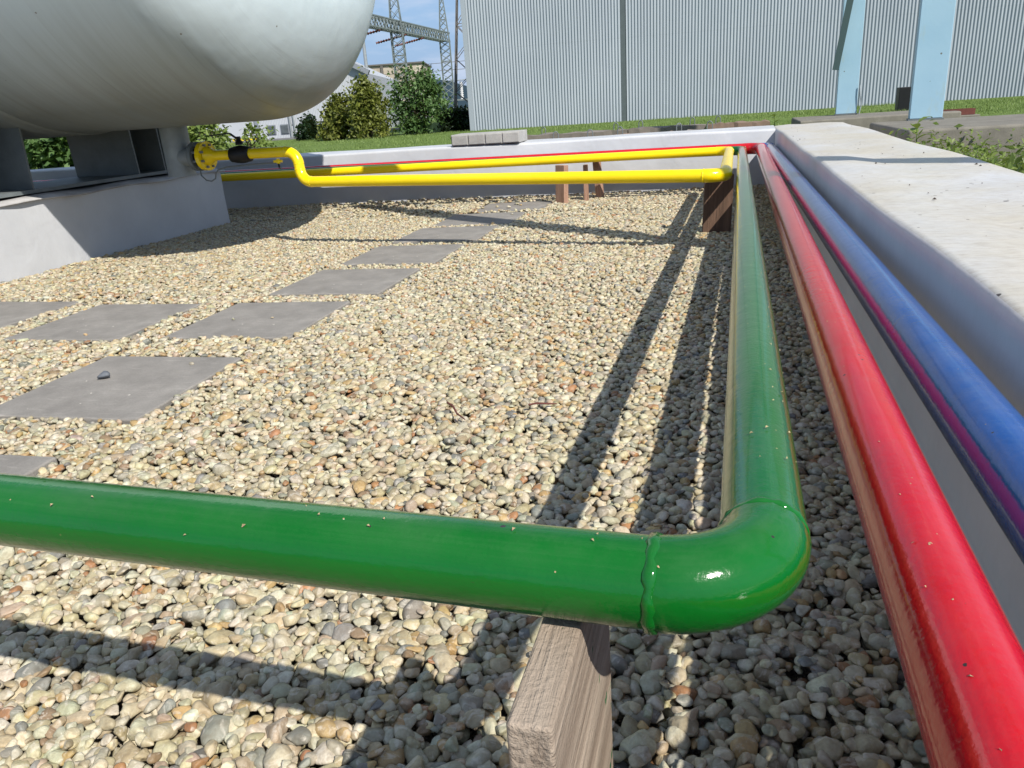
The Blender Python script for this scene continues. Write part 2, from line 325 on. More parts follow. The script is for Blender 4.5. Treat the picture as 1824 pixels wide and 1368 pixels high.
# retaining walls (membrane clad), rounded edges
def wall_run(name, ptsA, ptsB, zt, mats, label):
    """ptsA inner line, ptsB outer line (same count); built as a rounded section swept along the wall"""
    prof = []; rr = 0.020
    prof.append(('A', 0.0, -0.05)); prof.append(('A', 0.0, zt-rr))
    for k in range(1, 6):
        a = math.pi/2*k/5; prof.append(('A', rr*(1-math.cos(a)), zt-rr+rr*math.sin(a)))
    for q in range(1, 5): prof.append(('M', q/5.0, zt+0.004*math.sin(q*2.1)))
    for k in range(0, 6):
        a = math.pi/2*(1-k/5); prof.append(('B', rr*(1-math.cos(a)), zt-rr+rr*math.sin(a)))
    prof.append(('B', 0.0, -0.05))
    n = len(prof); vs = []; fs = []
    for i, (a, b) in enumerate(zip(ptsA, ptsB)):
        a, b = Vector(a), Vector(b); d = (b-a); L = d.length; d.normalize(); w = 0.004*math.sin(i*1.7)
        for kind, q, z in prof:
            p = a+d*q if kind == 'A' else (b-d*q if kind == 'B' else a+d*(rr+(L-2*rr)*q))
            vs.append((p.x+w*d.x*0.6, p.y+w*d.y*0.6, z+(0.004*math.sin(i*0.9+q*5) if z > zt-0.02 else 0)))
    for i in range(len(ptsA)-1):
        for k in range(n-1): fs.append([i*n+k, i*n+k+1, (i+1)*n+k+1, (i+1)*n+k])
    mb = MB().add(vs, fs, True); o = mb.build(name, mats[0]); o.data.materials.append(mats[1])
    idx = []
    for i in range(len(ptsA)-1):
        for k in range(n-1): idx.append(1 if 4 <= k <= n-5 else 0)
    o.data.polygons.foreach_set('material_index', idx)
    tag(o, label, 'wall'); return o
def xin(y): return 0.371-0.0062*y
NW = 34
ys = [-3.0+(wallY(0.33)+0.42+3.0)*i/NW for i in range(NW+1)]
wall_r = wall_run('retaining_wall', [(xin(y), y, 0) for y in ys], [(xin(y)+0.525, y, 0) for y in ys], 0.422, (M['membrane_grey'], M['membrane_top']), 'wide low wall with beige stained pale top running beside the red and blue pipes')
xs = [0.332-(10.4*i/40) for i in range(41)]
wall_f = wall_run('retaining_wall', [(x, wallY(x), 0) for x in reversed(xs)], [(x, wallY(x)+0.40, 0) for x in reversed(xs)], 0.424, (M['membrane'], M['membrane']), 'white membrane clad low wall across the back of the gravel, behind the yellow pipes')

# ------------------------------------------------------------------ pipes
def elbow_pts(c, a, b, R, n=14):
    """quarter bend round corner c, coming from direction a (unit, towards c) leaving along b"""
    a, b = Vector(a).normalized(), Vector(b).normalized(); c = Vector(c); ang = a.angle(b); d = R*math.tan(ang/2)
    o = c - a*d + (b - a*a.dot(b)).normalized()*R; p0 = c - a*d; v0 = p0-o; ax = a.cross(b).normalized()
    return [o + Matrix.Rotation(ang*i/n, 3, ax) @ v0 for i in range(n+1)]
def bead(parent, p, d, r, mat, k=0.0024):
    d = Vector(d).normalized(); u = d.cross(Vector((0, 0, 1)))
    u = u.normalized() if u.length > 0.01 else Vector((1, 0, 0)); w = d.cross(u); n = 40; vs = []; fs = []; m = 8
    for i in range(n):
        a = 2*math.pi*i/n; e = u*math.cos(a)+w*math.sin(a); j = random.uniform(-0.0008, 0.0008); kk = k*random.uniform(0.65, 1.25)
        for q in range(m):
            b = 2*math.pi*q/m; vs.append(Vector(p)+e*(r-0.001+kk*math.cos(b))+d*(j+kk*1.5*math.sin(b)))
    for i in range(n):
        for q in range(m): fs.append([i*m+q, i*m+(q+1) % m, ((i+1) % n)*m+(q+1) % m, ((i+1) % n)*m+q])
    return MB().add(vs, fs, True).build('weld_bead', mat, parent)
def pipe(name, pts, r, R, mat, label, beads=True, extra=()):
    root = empty(name, pts[0]); tag(root, label, 'pipe'); inv = Vector(pts[0])
    P = [Vector(p)-inv for p in pts]; cur = P[0]
    for i in range(1, len(P)):
        if i < len(P)-1:
            a = (P[i]-P[i-1]).normalized(); b = (P[i+1]-P[i]).normalized(); e = elbow_pts(P[i], a, b, R)
            MB().tube([cur+(e[0]-cur)*k/8 for k in range(9)], r, 40).build('pipe_section', mat, root)
            MB().tube(e, [r]+[r+0.0010]*(len(e)-2)+[r], 40, caps=False).build('elbow', mat, root)
            if beads:
                bead(root, e[0], a, r, mat, 0.0030); bead(root, e[-1], b, r, mat, 0.0026)
            cur = e[-1]
        else:
            MB().tube([cur+(P[i]-cur)*k/8 for k in range(9)], r, 40).build('pipe_section', mat, root)
    for p, d in extra: bead(root, Vector(p)-inv, d, r, mat, 0.002)
    return root
RG, RR, RY = 0.0302, 0.0360, 0.0295
gx = lambda y: 0.040+0.0093*y
def far(x, off): return wallY(x)-off
green = pipe('green_pipe', [(-3.5, 0.548, -0.08), (-3.5, 0.548, 0.416), (0.031, 0.426, 0.423), (gx(5.83), far(0.09, 0.395), 0.306), (-6.0, far(-6.0, 0.395), 0.330)], RG, 0.068, M['green'],
             'glossy green pipe that bends round the near corner above the pebbles')
red = pipe('red_pipe', [(0.134, -2.0, 0.366), (0.222, far(0.222, 0.272), 0.308), (-6.0, far(-6, 0.272), 0.324)], RR+0.0012, 0.10, M['red'],
           'bright red pipe running between the green pipe and the blue pipe', extra=[((0.2068, 4.6, 0.3163), (0, 1, -0.0075))])
blue = pipe('blue_pipe', [(0.274, -2.0, 0.378), (0.2915, far(0.2915, 0.150), 0.296), (-6.0, far(-6, 0.150), 0.312)], RR+0.002, 0.10, M['blue'],
            'dusty blue pipe tucked against the inner face of the right hand wall', extra=[((0.2882, 4.6, 0.3043), (0, 1, -0.0111))])
ye = [(-2.978, 4.119, 0.5466), (-2.372, 4.101, 0.5448), (-2.353, 4.078, 0.377), (-0.010, 3.645, 0.358), (0.008, far(0.0, 0.53), 0.318), (-6.0, far(-6.0, 0.53), 0.318)]
yellow = pipe('yellow_pipe', ye, RY, 0.080, M['yellow'], 'yellow pipe that leaves the tank valve and doubles back along the far wall')
# flange, valve, drain on the yellow pipe (parts)
yo = Vector((-3.195, 4.42, 0.534))
def disc(a, b, r, n=40): return MB().tube([Vector(a)-yo, Vector(b)-yo], r, n)
fl = disc((-3.215, 4.422, 0.534), (-3.188, 4.420, 0.534), 0.083).build('flange', M['yellow'], yellow, 0.003)
MB().tube([Vector((-3.188+0.012*k, 4.42, 0.534))-yo for k in range(6)], [0.055, 0.051, 0.044, 0.037, 0.032, 0.0303], 32).build('flange_neck', M['yellow'], fl)
bb = MB()
for k in range(8):
    a = 2*math.pi*(k+0.5)/8; c = Vector((-3.19, 4.42+0.066*math.cos(a), 0.534+0.066*math.sin(a)))-yo
    bb.tube([c+Vector((-0.06, 0, 0)), c+Vector((0.014, 0, 0))], 0.0075, 6, smooth=False)
bb.build('bolt', M['steel_grey'], fl)['kind'] = 'stuff'
vb = MB(); vx = -2.958
vb.tube([Vector((vx+d, 4.412, 0.532))-yo for d in (-0.062, -0.060, -0.045, -0.03, 0.0, 0.03, 0.045, 0.060, 0.062)], [0.032, 0.042, 0.044, 0.048, 0.051, 0.048, 0.044, 0.042, 0.032], 28)
valve = vb.build('valve_body', M['black'], yellow)
MB().tube([Vector((vx, 4.412, 0.585))-yo, Vector((vx, 4.412, 0.605))-yo, Vector((vx, 4.412, 0.606))-yo, Vector((vx, 4.412, 0.632))-yo], [0.022, 0.020, 0.014, 0.013], 14).build('valve_stem', M['black'], valve)
hd = MB(); hp = [(vx+0.012, 4.412, 0.626), (vx-0.01, 4.41, 0.622), (vx-0.045, 4.405, 0.650), (vx-0.075, 4.40, 0.652), (vx-0.165, 4.385, 0.646)]
for a, b in zip(hp[:-1], hp[1:]): hd.bar(Vector(a)-yo, Vector(b)-yo, 0.020, 0.007)
hd.build('valve_handle', M['black'], valve)
dc = MB(); dx = -2.715
dc.tube([Vector((dx, 4.40, 0.498))-yo, Vector((dx, 4.40, 0.470))-yo], 0.010, 12)
dc.tube([Vector((dx-0.028, 4.40, 0.483))-yo, Vector((dx+0.025, 4.40, 0.483))-yo], 0.008, 10)
drain = dc.build('drain_cock', M['yellow'], yellow)
MB().tube([Vector((dx, 4.40, 0.472))-yo, Vector((dx+0.002, 4.40, 0.450))-yo, Vector((dx+0.012, 4.40, 0.440))-yo], 0.006, 8).build('drain_spout', M['black'], drain)
gw = MB(); gp = [(-3.245, 4.40, 0.455), (-3.235, 4.39, 0.425), (-3.20, 4.38, 0.398), (-3.165, 4.38, 0.392), (-3.14, 4.385, 0.405), (-3.135, 4.39, 0.432), (-3.12, 4.395, 0.452), (-3.06, 4.40, 0.466), (-2.90, 4.40, 0.474), (-2.73, 4.40, 0.476)]
tag(gw.tube([(x+.217, y-.301, z+.0126) for x, y, z in gp], 0.0045, 8).build('earthing_cable', M['steel_grey']), 'thin looped cable hanging under the yellow flange and valve', 'cable')

# dry litter on the pipes and soil crumbs on the wall top (uncountable)
def litter():
    vs = []; fs = []
    runs = [((-1.3, 0.468, 0.4215), (-0.03, 0.43, 0.423), RG, 60, 0.0, 1.2), ((0.033, 0.55, 0.421), (0.088, 5.7, 0.307), RG, 90, 0.25, 0.9), ((0.155, 0.1, 0.350), (0.221, 5.8, 0.308), RR, 150, 0.2, 0.9), ((0.277, 0.1, 0.342), (0.291, 5.9, 0.290), RR, 120, 0.0, 0.9)]
    for a, b, r, n, c0, sp_ in runs:
        a, b = Vector(a), Vector(b); d = (b-a).normalized(); side = Vector((0, 0, 1)).cross(d).normalized(); up = d.cross(side)
        for k in range(n):
            f = random.random()**1.5; th = c0+random.gauss(0, 0.5)*sp_; nrm = up*math.cos(th)-side*math.sin(th); t1 = d*math.cos(k*1.7)+nrm.cross(d)*math.sin(k*1.7); t2 = nrm.cross(t1)
            p = a.lerp(b, f)+nrm*(r+0.0012); L = random.uniform(0.0007, 0.0026)*random.choice((.5, .7, 1)); w = random.uniform(0.0004, 0.0010); i = len(vs)
            vs += [tuple(p-t1*L-t2*w), tuple(p-t1*L*0.2+t2*w+nrm*0.0012), tuple(p+t1*L+t2*w*0.4), tuple(p+t1*L*0.3-t2*w+nrm*0.0008)]; fs.append([i, i+1, i+2, i+3])
    o = MB().add(vs, fs).build('dry_litter', simple('dry_plant_bits', (0.40, 0.30, 0.17), 0.9, 0.5, 300)); tag(o, kind='stuff')
    vs = []; fs = []
    for k in range(70):
        y = random.uniform(1.2, 6.2); x = xin(y)+random.uniform(0.02, 0.50); q = random.choice((0.0012, 0.0015, 0.002, 0.003, 0.005)); i = len(vs)
        vs += [(x+q*random.uniform(.6, 1.4)*u, y+q*random.uniform(.6, 1.4)*w, 0.4235+q*random.uniform(.7, 1.2)*z) for u, w, z in ((1,0,0),(0,1,0),(-1,0,0),(0,-1,0),(0.1,0.1,1))]; fs += [[i, i+1, i+4], [i+1, i+2, i+4], [i+2, i+3, i+4], [i+3, i, i+4]]
    o = MB().add(vs, fs).build('soil_crumbs', simple('dark_soil', (0.06, 0.045, 0.035), 0.95, 0.4, 200)); tag(o, kind='stuff')
litter()

# ------------------------------------------------------------------ tank on its plinth
XH, YC, ZC, HA, RT, NE = -2.51, 4.00, 2.02, 0.545, 1.30, 2.8
tank = empty('storage_tank', (-5.6, YC, 0.42)); tag(tank, 'huge grey horizontal storage tank with a rounded end, on a white clad plinth', 'tank')
to = Vector((-5.6, YC, 0.42))
prof = [(-9.2+i*(XH+9.2)/30, RT) for i in range(31)]
for k in range(1, 33):
    a = math.pi/2*k/32; prof.append((XH+HA*math.sin(a)**(2/NE), RT*max(0.0005, math.cos(a))**(2/NE)))
n = 128; vs = []; fs = []
for x, r in prof:
    for k in range(n):
        a = 2*math.pi*k/n; vs.append((x, r*math.cos(a), r*math.sin(a)))
for i in range(len(prof)-1):
    for k in range(n): fs.append([i*n+k, i*n+(k+1) % n, (i+1)*n+(k+1) % n, (i+1)*n+k])
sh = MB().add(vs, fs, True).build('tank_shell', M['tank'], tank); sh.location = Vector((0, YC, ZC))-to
# wear plate band over the saddle
vs = []; fs = []; bx = [(-4.45, RT), (-4.445, RT+0.012), (-3.66, RT+0.012), (-3.645, RT)]; nb = 60
for x, r in bx:
    for k in range(nb+1):
        a = math.radians(205+130*k/nb); vs.append((x, r*math.cos(a), r*math.sin(a)))
for i in range(3):
    for k in range(nb): fs.append([i*(nb+1)+k, i*(nb+1)+k+1, (i+1)*(nb+1)+k+1, (i+1)*(nb+1)+k])
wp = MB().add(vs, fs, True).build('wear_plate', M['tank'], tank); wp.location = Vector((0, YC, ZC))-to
def tz(y): return ZC-math.sqrt(max(0, RT*RT-(y-YC)**2))+0.02
sad = MB().box((-4.30, 2.95, 0.424), (-3.735, 4.98, 0.444)).build('saddle', M['steel_grey'], tank); sad.location = -to
for y in (2.98, 3.22, 3.58, 4.44, 4.70, 4.94):
    h = tz(y); sgn = -1 if y > YC else 1; e = 0.02*sgn
    MB().add([(-4.25, y, .444), (-3.75, y, .444), (-3.75, y+e*0.8, h), (-4.25, y+e*0.8, h), (-4.25, y+.012, .444), (-3.75, y+.012, .444), (-3.75, y+e*0.8+.012, h), (-4.25, y+e*0.8+.012, h)],
             [[0,3,2,1],[4,5,6,7],[0,1,5,4],[1,2,6,5],[2,3,7,6],[3,0,4,7]]).build('rib', M['steel_grey'], sad)
for ya, yb in ((2.99, 3.57), (4.455, 4.93)):
    vs = []
    for k in range(9):
        y = ya+(yb-ya)*k/8; vs += [(-4.02, y, .444), (-4.02, y, tz(y)), (-4.006, y, .444), (-4.006, y, tz(y))]
    fs = []
    for k in range(8):
        i = 4*k; fs += [[i, i+1, i+5, i+4], [i+2, i+6, i+7, i+3]]
    MB().add(vs, fs).build('web', M['steel_grey'], sad)
# nozzle with its own grey flange
nzl = MB().tube([(-3.42, 4.46, 0.86), (-3.42, 4.46, 0.424)], 0.080, 32).build('nozzle', M['steel_pale'], tank); nzl.location = Vector((0.217, -0.301, 0.0126))-to
nb_ = MB().tube([(-3.42, 4.445, 0.534), (-3.27, 4.425, 0.534)], 0.050, 28).build('nozzle_branch', M['steel_pale'], nzl)
MB().tube([(-3.275, 4.424, 0.534), (-3.248, 4.422, 0.534)], 0.083, 40).build('nozzle_flange', M['steel_grey'], nzl, 0.003)
MB().tube([(-3.248, 4.422, 0.534), (-3.216, 4.421, 0.534)], 0.060, 24).build('gasket', M['black'], nzl)

pl = empty('tank_plinth', (-3.95, 3.9, 0)); tag(pl, 'long white membrane clad plinth carrying the grey tank', 'plinth')
po = Vector((-3.95, 3.9, 0)); NY = 40; vs = []; fs = []
for i in range(NY+1):
    y = 2.3+(5.18-2.3)*i/NY
    for z in (-.05, .1, .2, .3, .395):
        bulge = 0.003*math.sin(y*3.1+z*4)+0.003*math.sin(y*9+z*11)*(1-abs(z-.2)*2)
        vs.append((-3.652+bulge-0.01*z, y, z))
for i in range(NY):
    for k in range(4): fs.append([i*5+k, (i+1)*5+k, (i+1)*5+k+1, i*5+k+1])
front = MB().add(vs, fs, True)
front.add([(-4.35, 2.3, -.05), (-3.66, 2.3, -.05), (-3.66, 2.3, .395), (-4.35, 2.3, .395)], [[0,1,2,3]])
yy = []; 
front.add([(-3.652, 5.18, -.05), (-4.35, 5.18, -.05), (-4.35, 5.18, .395), (-3.66, 5.18, .395)], [[0,1,2,3]])
front.add([(-4.35, 2.3, -.05), (-4.35, 5.18, -.05), (-4.35, 5.18, .395), (-4.35, 2.3, .395)], [[3,2,1,0]])
o = front.build('membrane_skirt', M['membrane'], pl); o.location = -po
vs = []; fs = []; NX = 8
for i in range(NY*2+1):
    y = 2.28+(5.20-2.28)*i/(NY*2); wob = 0.010*math.sin(y*7.3)+0.007*math.sin(y*17+1)
    for k in range(NX+1):
        x = -4.37+(0.735+wob)*k/NX; vs.append((x, y, 0.412+0.005*math.sin(y*9+k)-(0.016 if k == NX else 0.0)))
for i in range(NY*2):
    for k in range(NX): fs.append([i*(NX+1)+k, i*(NX+1)+k+1, (i+1)*(NX+1)+k+1, (i+1)*(NX+1)+k])
t = NT('dirty_membrane_lid'); lidm = t.out(t.mix(t.ramp(t.noise(6, 6), [(0.35, 0.0), (0.7, 1.0)]), (0.30, 0.285, 0.28), (0.50, 0.49, 0.48)), 0.6, 0.3, t.bump(t.noise(12, 4), 0.4, 0.02))
o = MB().add(vs, fs, True).build('lid_sheet', lidm, pl); o.location = -po
sm = o.modifiers.new('thickness', 'SOLIDIFY'); sm.thickness = 0.008; sm.offset = -1

# ------------------------------------------------------------------ paving slabs
SLABS = [(-1.74, 1.03, 0.02, 'concrete slab nearest the camera, mostly hidden behind the green pipe'),
         (-1.725, 1.765, 0.03, 'grey concrete slab with white scratches and a dark stone lying on it'),
         (-2.365, 2.44, 0.01, 'concrete slab immediately left of the slab where the path branches'),
         (-1.700, 2.49, 0.03, 'concrete slab at the branch of the path, beyond the slab with the dark stone'),
         (-3.04, 2.50, 0.0, 'concrete slab cut by the left edge of the photo, nearest the plinth'),
         (-1.645, 3.12, 0.02, 'concrete slab directly beyond the branch of the slab path'),
         (-1.630, 3.755, 0.02, 'concrete slab just in front of the thin shadow of the yellow pipe'),
         (-1.605, 4.36, 0.03, 'concrete slab just beyond the thin shadow of the yellow pipe'),
         (-1.570, 4.94, 0.03, 'concrete slab crossed by the broad diagonal shadow'),
         (-1.490, 5.50, 0.03, 'farthest concrete slab, close to the wooden legs by the back wall')]
for x, y, rz, lab in SLABS:
    mb = MB().box((-0.255, -0.255, -0.045), (0.255, 0.255, 0.0))
    o = mb.build('paving_slab', M['slab'], None, 0.006); o.location = (x, y, 0.016+random.uniform(-.002, .002)); o.rotation_euler = (random.uniform(-.008, .008), random.uniform(-.008, .008), rz)
    tag(o, lab, 'paving slab', 'concrete slabs set in the pebbles')

# ------------------------------------------------------------------ pebbles (uncountable: one object)
def ico(sub):
    bm = bmesh.new(); bmesh.ops.create_icosphere(bm, subdivisions=sub, radius=1.0)
    V = np.array([v.co[:] for v in bm.verts]); F_ = np.array([[v.index for v in f.verts] for f in bm.faces]); bm.free(); return V, F_
def templates(sub, n):
    V, F_ = ico(sub); out = []
    for i in range(n):
        r = np.ones(len(V))
        for k in range(rng.integers(6, 13)):
            d = rng.normal(size=3); d /= np.linalg.norm(d); c = rng.uniform(0.46, 0.86); q = V @ d
            lim = np.where(q > 0.05, c/np.maximum(q, 0.05), 9.0); s_ = 0.032
            r = -s_*np.log(np.exp(-r/s_)+np.exp(-np.minimum(lim, 3)/s_))
        P = V*r[:, None]; P -= P.mean(0); P /= np.abs(P).max(0); out.append(P)
    return np.array(out), F_
PAL = np.array([(0.66, 0.59, 0.45), (0.70, 0.65, 0.54), (0.58, 0.50, 0.36), (0.62, 0.58, 0.50), (0.50, 0.43, 0.31), (0.40, 0.38, 0.34), (0.29, 0.30, 0.31), (0.20, 0.22, 0.25),
                (0.56, 0.38, 0.18), (0.42, 0.18, 0.07), (0.30, 0.19, 0.12), (0.52, 0.40, 0.32), (0.74, 0.70, 0.62), (0.44, 0.44, 0.36), (0.12, 0.13, 0.15)])
PAL = (PAL*0.86+0.14*np.array([0.54, 0.49, 0.37]))*np.array([0.82, 0.815, 0.70]); PW = np.array([16, 11, 15, 10, 12, 8, 4.5, 1.8, 6.5, 1.8, 2.5, 4.5, 5, 4.5, 0.5]); PW /= PW.sum()
HR = 0.0046; hx0, hy0, hx1, hy1 = -4.5, -0.25, 0.42, 6.35
NXh, NYh = int((hx1-hx0)/HR), int((hy1-hy0)/HR)
hmap = np.full((NXh, NYh), -0.040, dtype=np.float32)
slabmask = np.zeros((NXh, NYh), bool)
gxs, gys = np.meshgrid(hx0+HR*np.arange(NXh), hy0+HR*np.arange(NYh), indexing='ij')
for x, y, rz, _ in SLABS:
    c, s = math.cos(rz), math.sin(rz); u = (gxs-x)*c+(gys-y)*s; w = -(gxs-x)*s+(gys-y)*c
    slabmask |= (np.abs(u) < 0.262) & (np.abs(w) < 0.262)
hmap += (0.010*np.sin(gxs*2.3+1)*np.sin(gys*1.9)+0.006*np.sin(gxs*5.1+gys*4.3)).astype(np.float32)
hmap[slabmask] = 0.016
def inside(x, y):
    left = -0.78-1.095*(y-0.5)-0.95
    ok = (x > left) & (x < xin(y)-0.01) & (y < wallY(x)-0.012)
    ok &= ~((x < -3.64) & (y > 2.2) & (y < 5.19)); return ok
NP = 350000
px = rng.uniform(hx0+0.05, hx1-0.05, NP*3); py = rng.uniform(hy0+0.05, hy1-0.05, NP*3)
keep = inside(px, py); px, py = px[keep][:NP], py[keep][:NP]
N = len(px); order = np.argsort(rng.random(N)); px, py = px[order], py[order]
A = np.clip(rng.lognormal(math.log(0.0114), 0.30, N), 0.0064, 0.0235); Bx = A*rng.uniform(0.58, 0.95, N); Cz = A*rng.uniform(0.34, 0.68, N); yaw = rng.uniform(0, math.pi, N)
zc_ = np.zeros(N); alive = np.zeros(N, bool)
cap = 0.017
for i in range(N):
    a, b, c = A[i], Bx[i], Cz[i]; ci = int((px[i]-hx0)/HR); cj = int((py[i]-hy0)/HR)
    if slabmask[ci, cj] and rng.random() > 0.0012: continue
    k = int(a/HR)+1; i0, i1, j0, j1 = max(ci-k, 0), min(ci+k+1, NXh), max(cj-k, 0), min(cj+k+1, NYh)
    X = gxs[i0:i1, j0:j1]-px[i]; Y = gys[i0:i1, j0:j1]-py[i]; cs, sn = math.cos(yaw[i]), math.sin(yaw[i])
    d = ((X*cs+Y*sn)/a)**2+((-X*sn+Y*cs)/b)**2; m = d < 0.96
    if not m.any(): continue
    H = hmap[i0:i1, j0:j1]; hgt = c*np.sqrt(1-d[m]); z = np.percentile(H[m]+hgt, 53)
    if slabmask[i0:i1, j0:j1][m].mean() > 0.42 and not slabmask[ci, cj]: continue
    if z+c*0.70 > cap+0.012*math.sin(px[i]*1.7+py[i]*2.1)*0.6+(0.012 if py[i] > 5.2 else 0): continue
    zc_[i] = z; alive[i] = True; H[m] = np.maximum(H[m], z+hgt*0.92); hmap[i0:i1, j0:j1] = H
# small stones fill the low spots left between the larger ones
NF = 230000
fx, fy = rng.uniform(hx0+.05, hx1-.05, NF*2), rng.uniform(hy0+.05, hy1-.05, NF*2); kf = inside(fx, fy); fx, fy = fx[kf][:NF], fy[kf][:NF]
fA = rng.uniform(0.0062, 0.0115, len(fx)); ex = []
for i in range(len(fx)):
    ci = int((fx[i]-hx0)/HR); cj = int((fy[i]-hy0)/HR)
    if slabmask[ci, cj] or hmap[ci, cj] > 0.003: continue
    a = fA[i]; k = int(a/HR)+1; H = hmap[ci-k:ci+k+1, cj-k:cj+k+1]; X = gxs[ci-k:ci+k+1, cj-k:cj+k+1]-fx[i]; Y = gys[ci-k:ci+k+1, cj-k:cj+k+1]-fy[i]
    d = (X*X+Y*Y)/(a*a); m = d < 0.96; hgt = a*0.7*np.sqrt(1-d[m]); z = np.percentile(H[m]+hgt, 55)
    if z+a*0.5 > 0.015: z = 0.015-a*0.5
    ex.append((fx[i], fy[i], a, a*rng.uniform(.7, 1), a*0.7, rng.uniform(0, 3.14), z)); H[m] = np.maximum(H[m], z+hgt*0.92)
ex = np.array(ex); px = np.concatenate([px, ex[:, 0]]); py = np.concatenate([py, ex[:, 1]]); A = np.concatenate([A, ex[:, 2]]); Bx = np.concatenate([Bx, ex[:, 3]]); Cz = np.concatenate([Cz, ex[:, 4]])
yaw = np.concatenate([yaw, ex[:, 5]]); zc_ = np.concatenate([zc_, ex[:, 6]]); alive = np.concatenate([alive, np.ones(len(ex), bool)])
# cull what lies wholly below the surface
vis = alive.copy()
for i in np.nonzero(alive)[0]:
    a, b, c = A[i]*0.9, Bx[i]*0.9, Cz[i]; ci = int((px[i]-hx0)/HR); cj = int((py[i]-hy0)/HR); cs, sn = math.cos(yaw[i]), math.sin(yaw[i]); seen = False
    for u, w in ((0, 0), (.85, 0), (-.85, 0), (0, .85), (0, -.85), (.55, .55), (-.55, .55), (.55, -.55), (-.55, -.55)):
        X, Y = u*a*cs-w*b*sn, u*a*sn+w*b*cs; q = int((px[i]+X-hx0)/HR); r = int((py[i]+Y-hy0)/HR)
        if 0 <= q < NXh and 0 <= r < NYh and hmap[q, r] < zc_[i]+c*math.sqrt(max(0.0, 1-u*u-w*w))*0.92+0.004: seen = True; break
    vis[i] = seen
ids = np.nonzero(vis)[0]
T1, F1 = templates(2, 28); T2, F2 = templates(3, 28)
def grow(sel, T, F_):
    m = len(sel); t = rng.integers(0, len(T), m); P = T[t]*np.stack([A[sel], Bx[sel], Cz[sel]], 1)[:, None, :]*1.13
    tx, ty = rng.normal(0, 0.22, m), rng.normal(0, 0.22, m); z = yaw[sel]
    Pz = P.copy()
    P[:, :, 1] = Pz[:, :, 1]*np.cos(tx)[:, None]-Pz[:, :, 2]*np.sin(tx)[:, None]; P[:, :, 2] = Pz[:, :, 1]*np.sin(tx)[:, None]+Pz[:, :, 2]*np.cos(tx)[:, None]; Pz = P.copy()
    P[:, :, 0] = Pz[:, :, 0]*np.cos(ty)[:, None]+Pz[:, :, 2]*np.sin(ty)[:, None]; P[:, :, 2] = -Pz[:, :, 0]*np.sin(ty)[:, None]+Pz[:, :, 2]*np.cos(ty)[:, None]; Pz = P.copy()
    P[:, :, 0] = Pz[:, :, 0]*np.cos(z)[:, None]-Pz[:, :, 1]*np.sin(z)[:, None]; P[:, :, 1] = Pz[:, :, 0]*np.sin(z)[:, None]+Pz[:, :, 1]*np.cos(z)[:, None]
    P += np.stack([px[sel], py[sel], zc_[sel]], 1)[:, None, :]
    nv = T.shape[1]; FF = (F_[None]+(np.arange(m)*nv)[:, None, None]).reshape(-1, 3)
    c = PAL[rng.choice(len(PAL), m, p=PW)]*rng.uniform(0.82, 1.15, (m, 1))*rng.normal(1, 0.03, (m, 3)); c = np.clip(c, 0.02, 0.85)
    c = np.concatenate([c, np.ones((m, 1))], 1); return P.reshape(-1, 3), FF, np.repeat(c, nv, 0)
near = py[ids] < 1.15
Va, Fa, Ca = grow(ids[near], T2, F2); Vb, Fb, Cb = grow(ids[~near], T1, F1)
peb = np_mesh('pebbles', np.concatenate([Va, Vb]), np.concatenate([Fa, Fb+len(Va)]), M['pebble'], True, np.concatenate([Ca, Cb]))
tag(peb, kind='stuff'); print('pebbles', len(ids), 'tris', len(Fa)+len(Fb))
def ground_z(x, y): return float(hmap[int((x-hx0)/HR), int((y-hy0)/HR)])

# the dark stone lying on the near slab
V, F_ = ico(3); V = templates(3, 1)[0][0]*np.array([0.020, 0.015, 0.012])
o = np_mesh('stone', V, F_, M['dark_stone']); o.location = (-1.81, 1.80, 0.028); o.rotation_euler = (0, 0, 0.4); tag(o, 'dark grey angular stone lying on the scratched slab', 'stone')
# dry twigs on the pebbles
for (x, y, rz, L, lab) in ((-0.62, 1.62, 0.9, 0.11, 'thin reddish twig lying on sunlit pebbles, curved'), (-0.42, 1.70, -0.3, 0.07, 'short straight twig lying on pebbles beside the green pipe shadow')):
    z = ground_z(x, y)+0.014
    o = MB().tube([(-L/2, 0, 0.002), (-L/5, 0.004, 0.004), (L/5, -0.002, 0.004), (L/2, 0.006, 0.0)], [0.0022, 0.0028, 0.0024, 0.0014], 8).build('twig', M['rust']); o.location = (x, y, z); o.rotation_euler = (0, 0.05, -rz)
    tag(o, lab, 'twig')

# ------------------------------------------------------------------ wooden supports
def plank(name, lo, hi, loc, rz, mat, label, tilt=(0, 0)):
    o = MB().box(lo, hi).build(name, mat, None, 0.003); o.location = loc; o.rotation_euler = (tilt[0], tilt[1], rz)
    tag(o, label, 'wooden support', 'wooden supports under the pipes'); return o
plank('wooden_support', (-.0140, -.106, -.44), (.0140, .106, 0), (-0.0990, 0.431, 0.3915), 0.0, M['wood_grey'], 'rough weathered plank on edge under the near end of the green pipe')
plank('wooden_support', (-.072, -.022, -.34), (.072, .022, 0), (-0.040, 4.22, 0.309), 0.10, M['wood_dark'], 'dark brown board under the yellow pipe corner, beside the green pipe', (0.0, 0.03))
plank('wooden_support', (-.045, -.022, -.32), (.045, .022, 0), (-1.145, 5.60, 0.282), -0.6, M['wood_brown'], 'thickest reddish board leg under the far yellow pipe', (-0.05, 0.0))
plank('wooden_support', (-.016, -.03, -.33), (.016, .03, 0), (-0.995, 5.72, 0.268), 0.1, M['wood_brown'], 'slim middle wooden leg of the three by the back wall')
plank('wooden_support', (-.022, -.03, -.34), (.022, .03, 0), (-0.935, 5.86, 0.275), -0.25, M['wood_brown'], 'right hand slim leg of the three by the back wall', (0, -0.08))

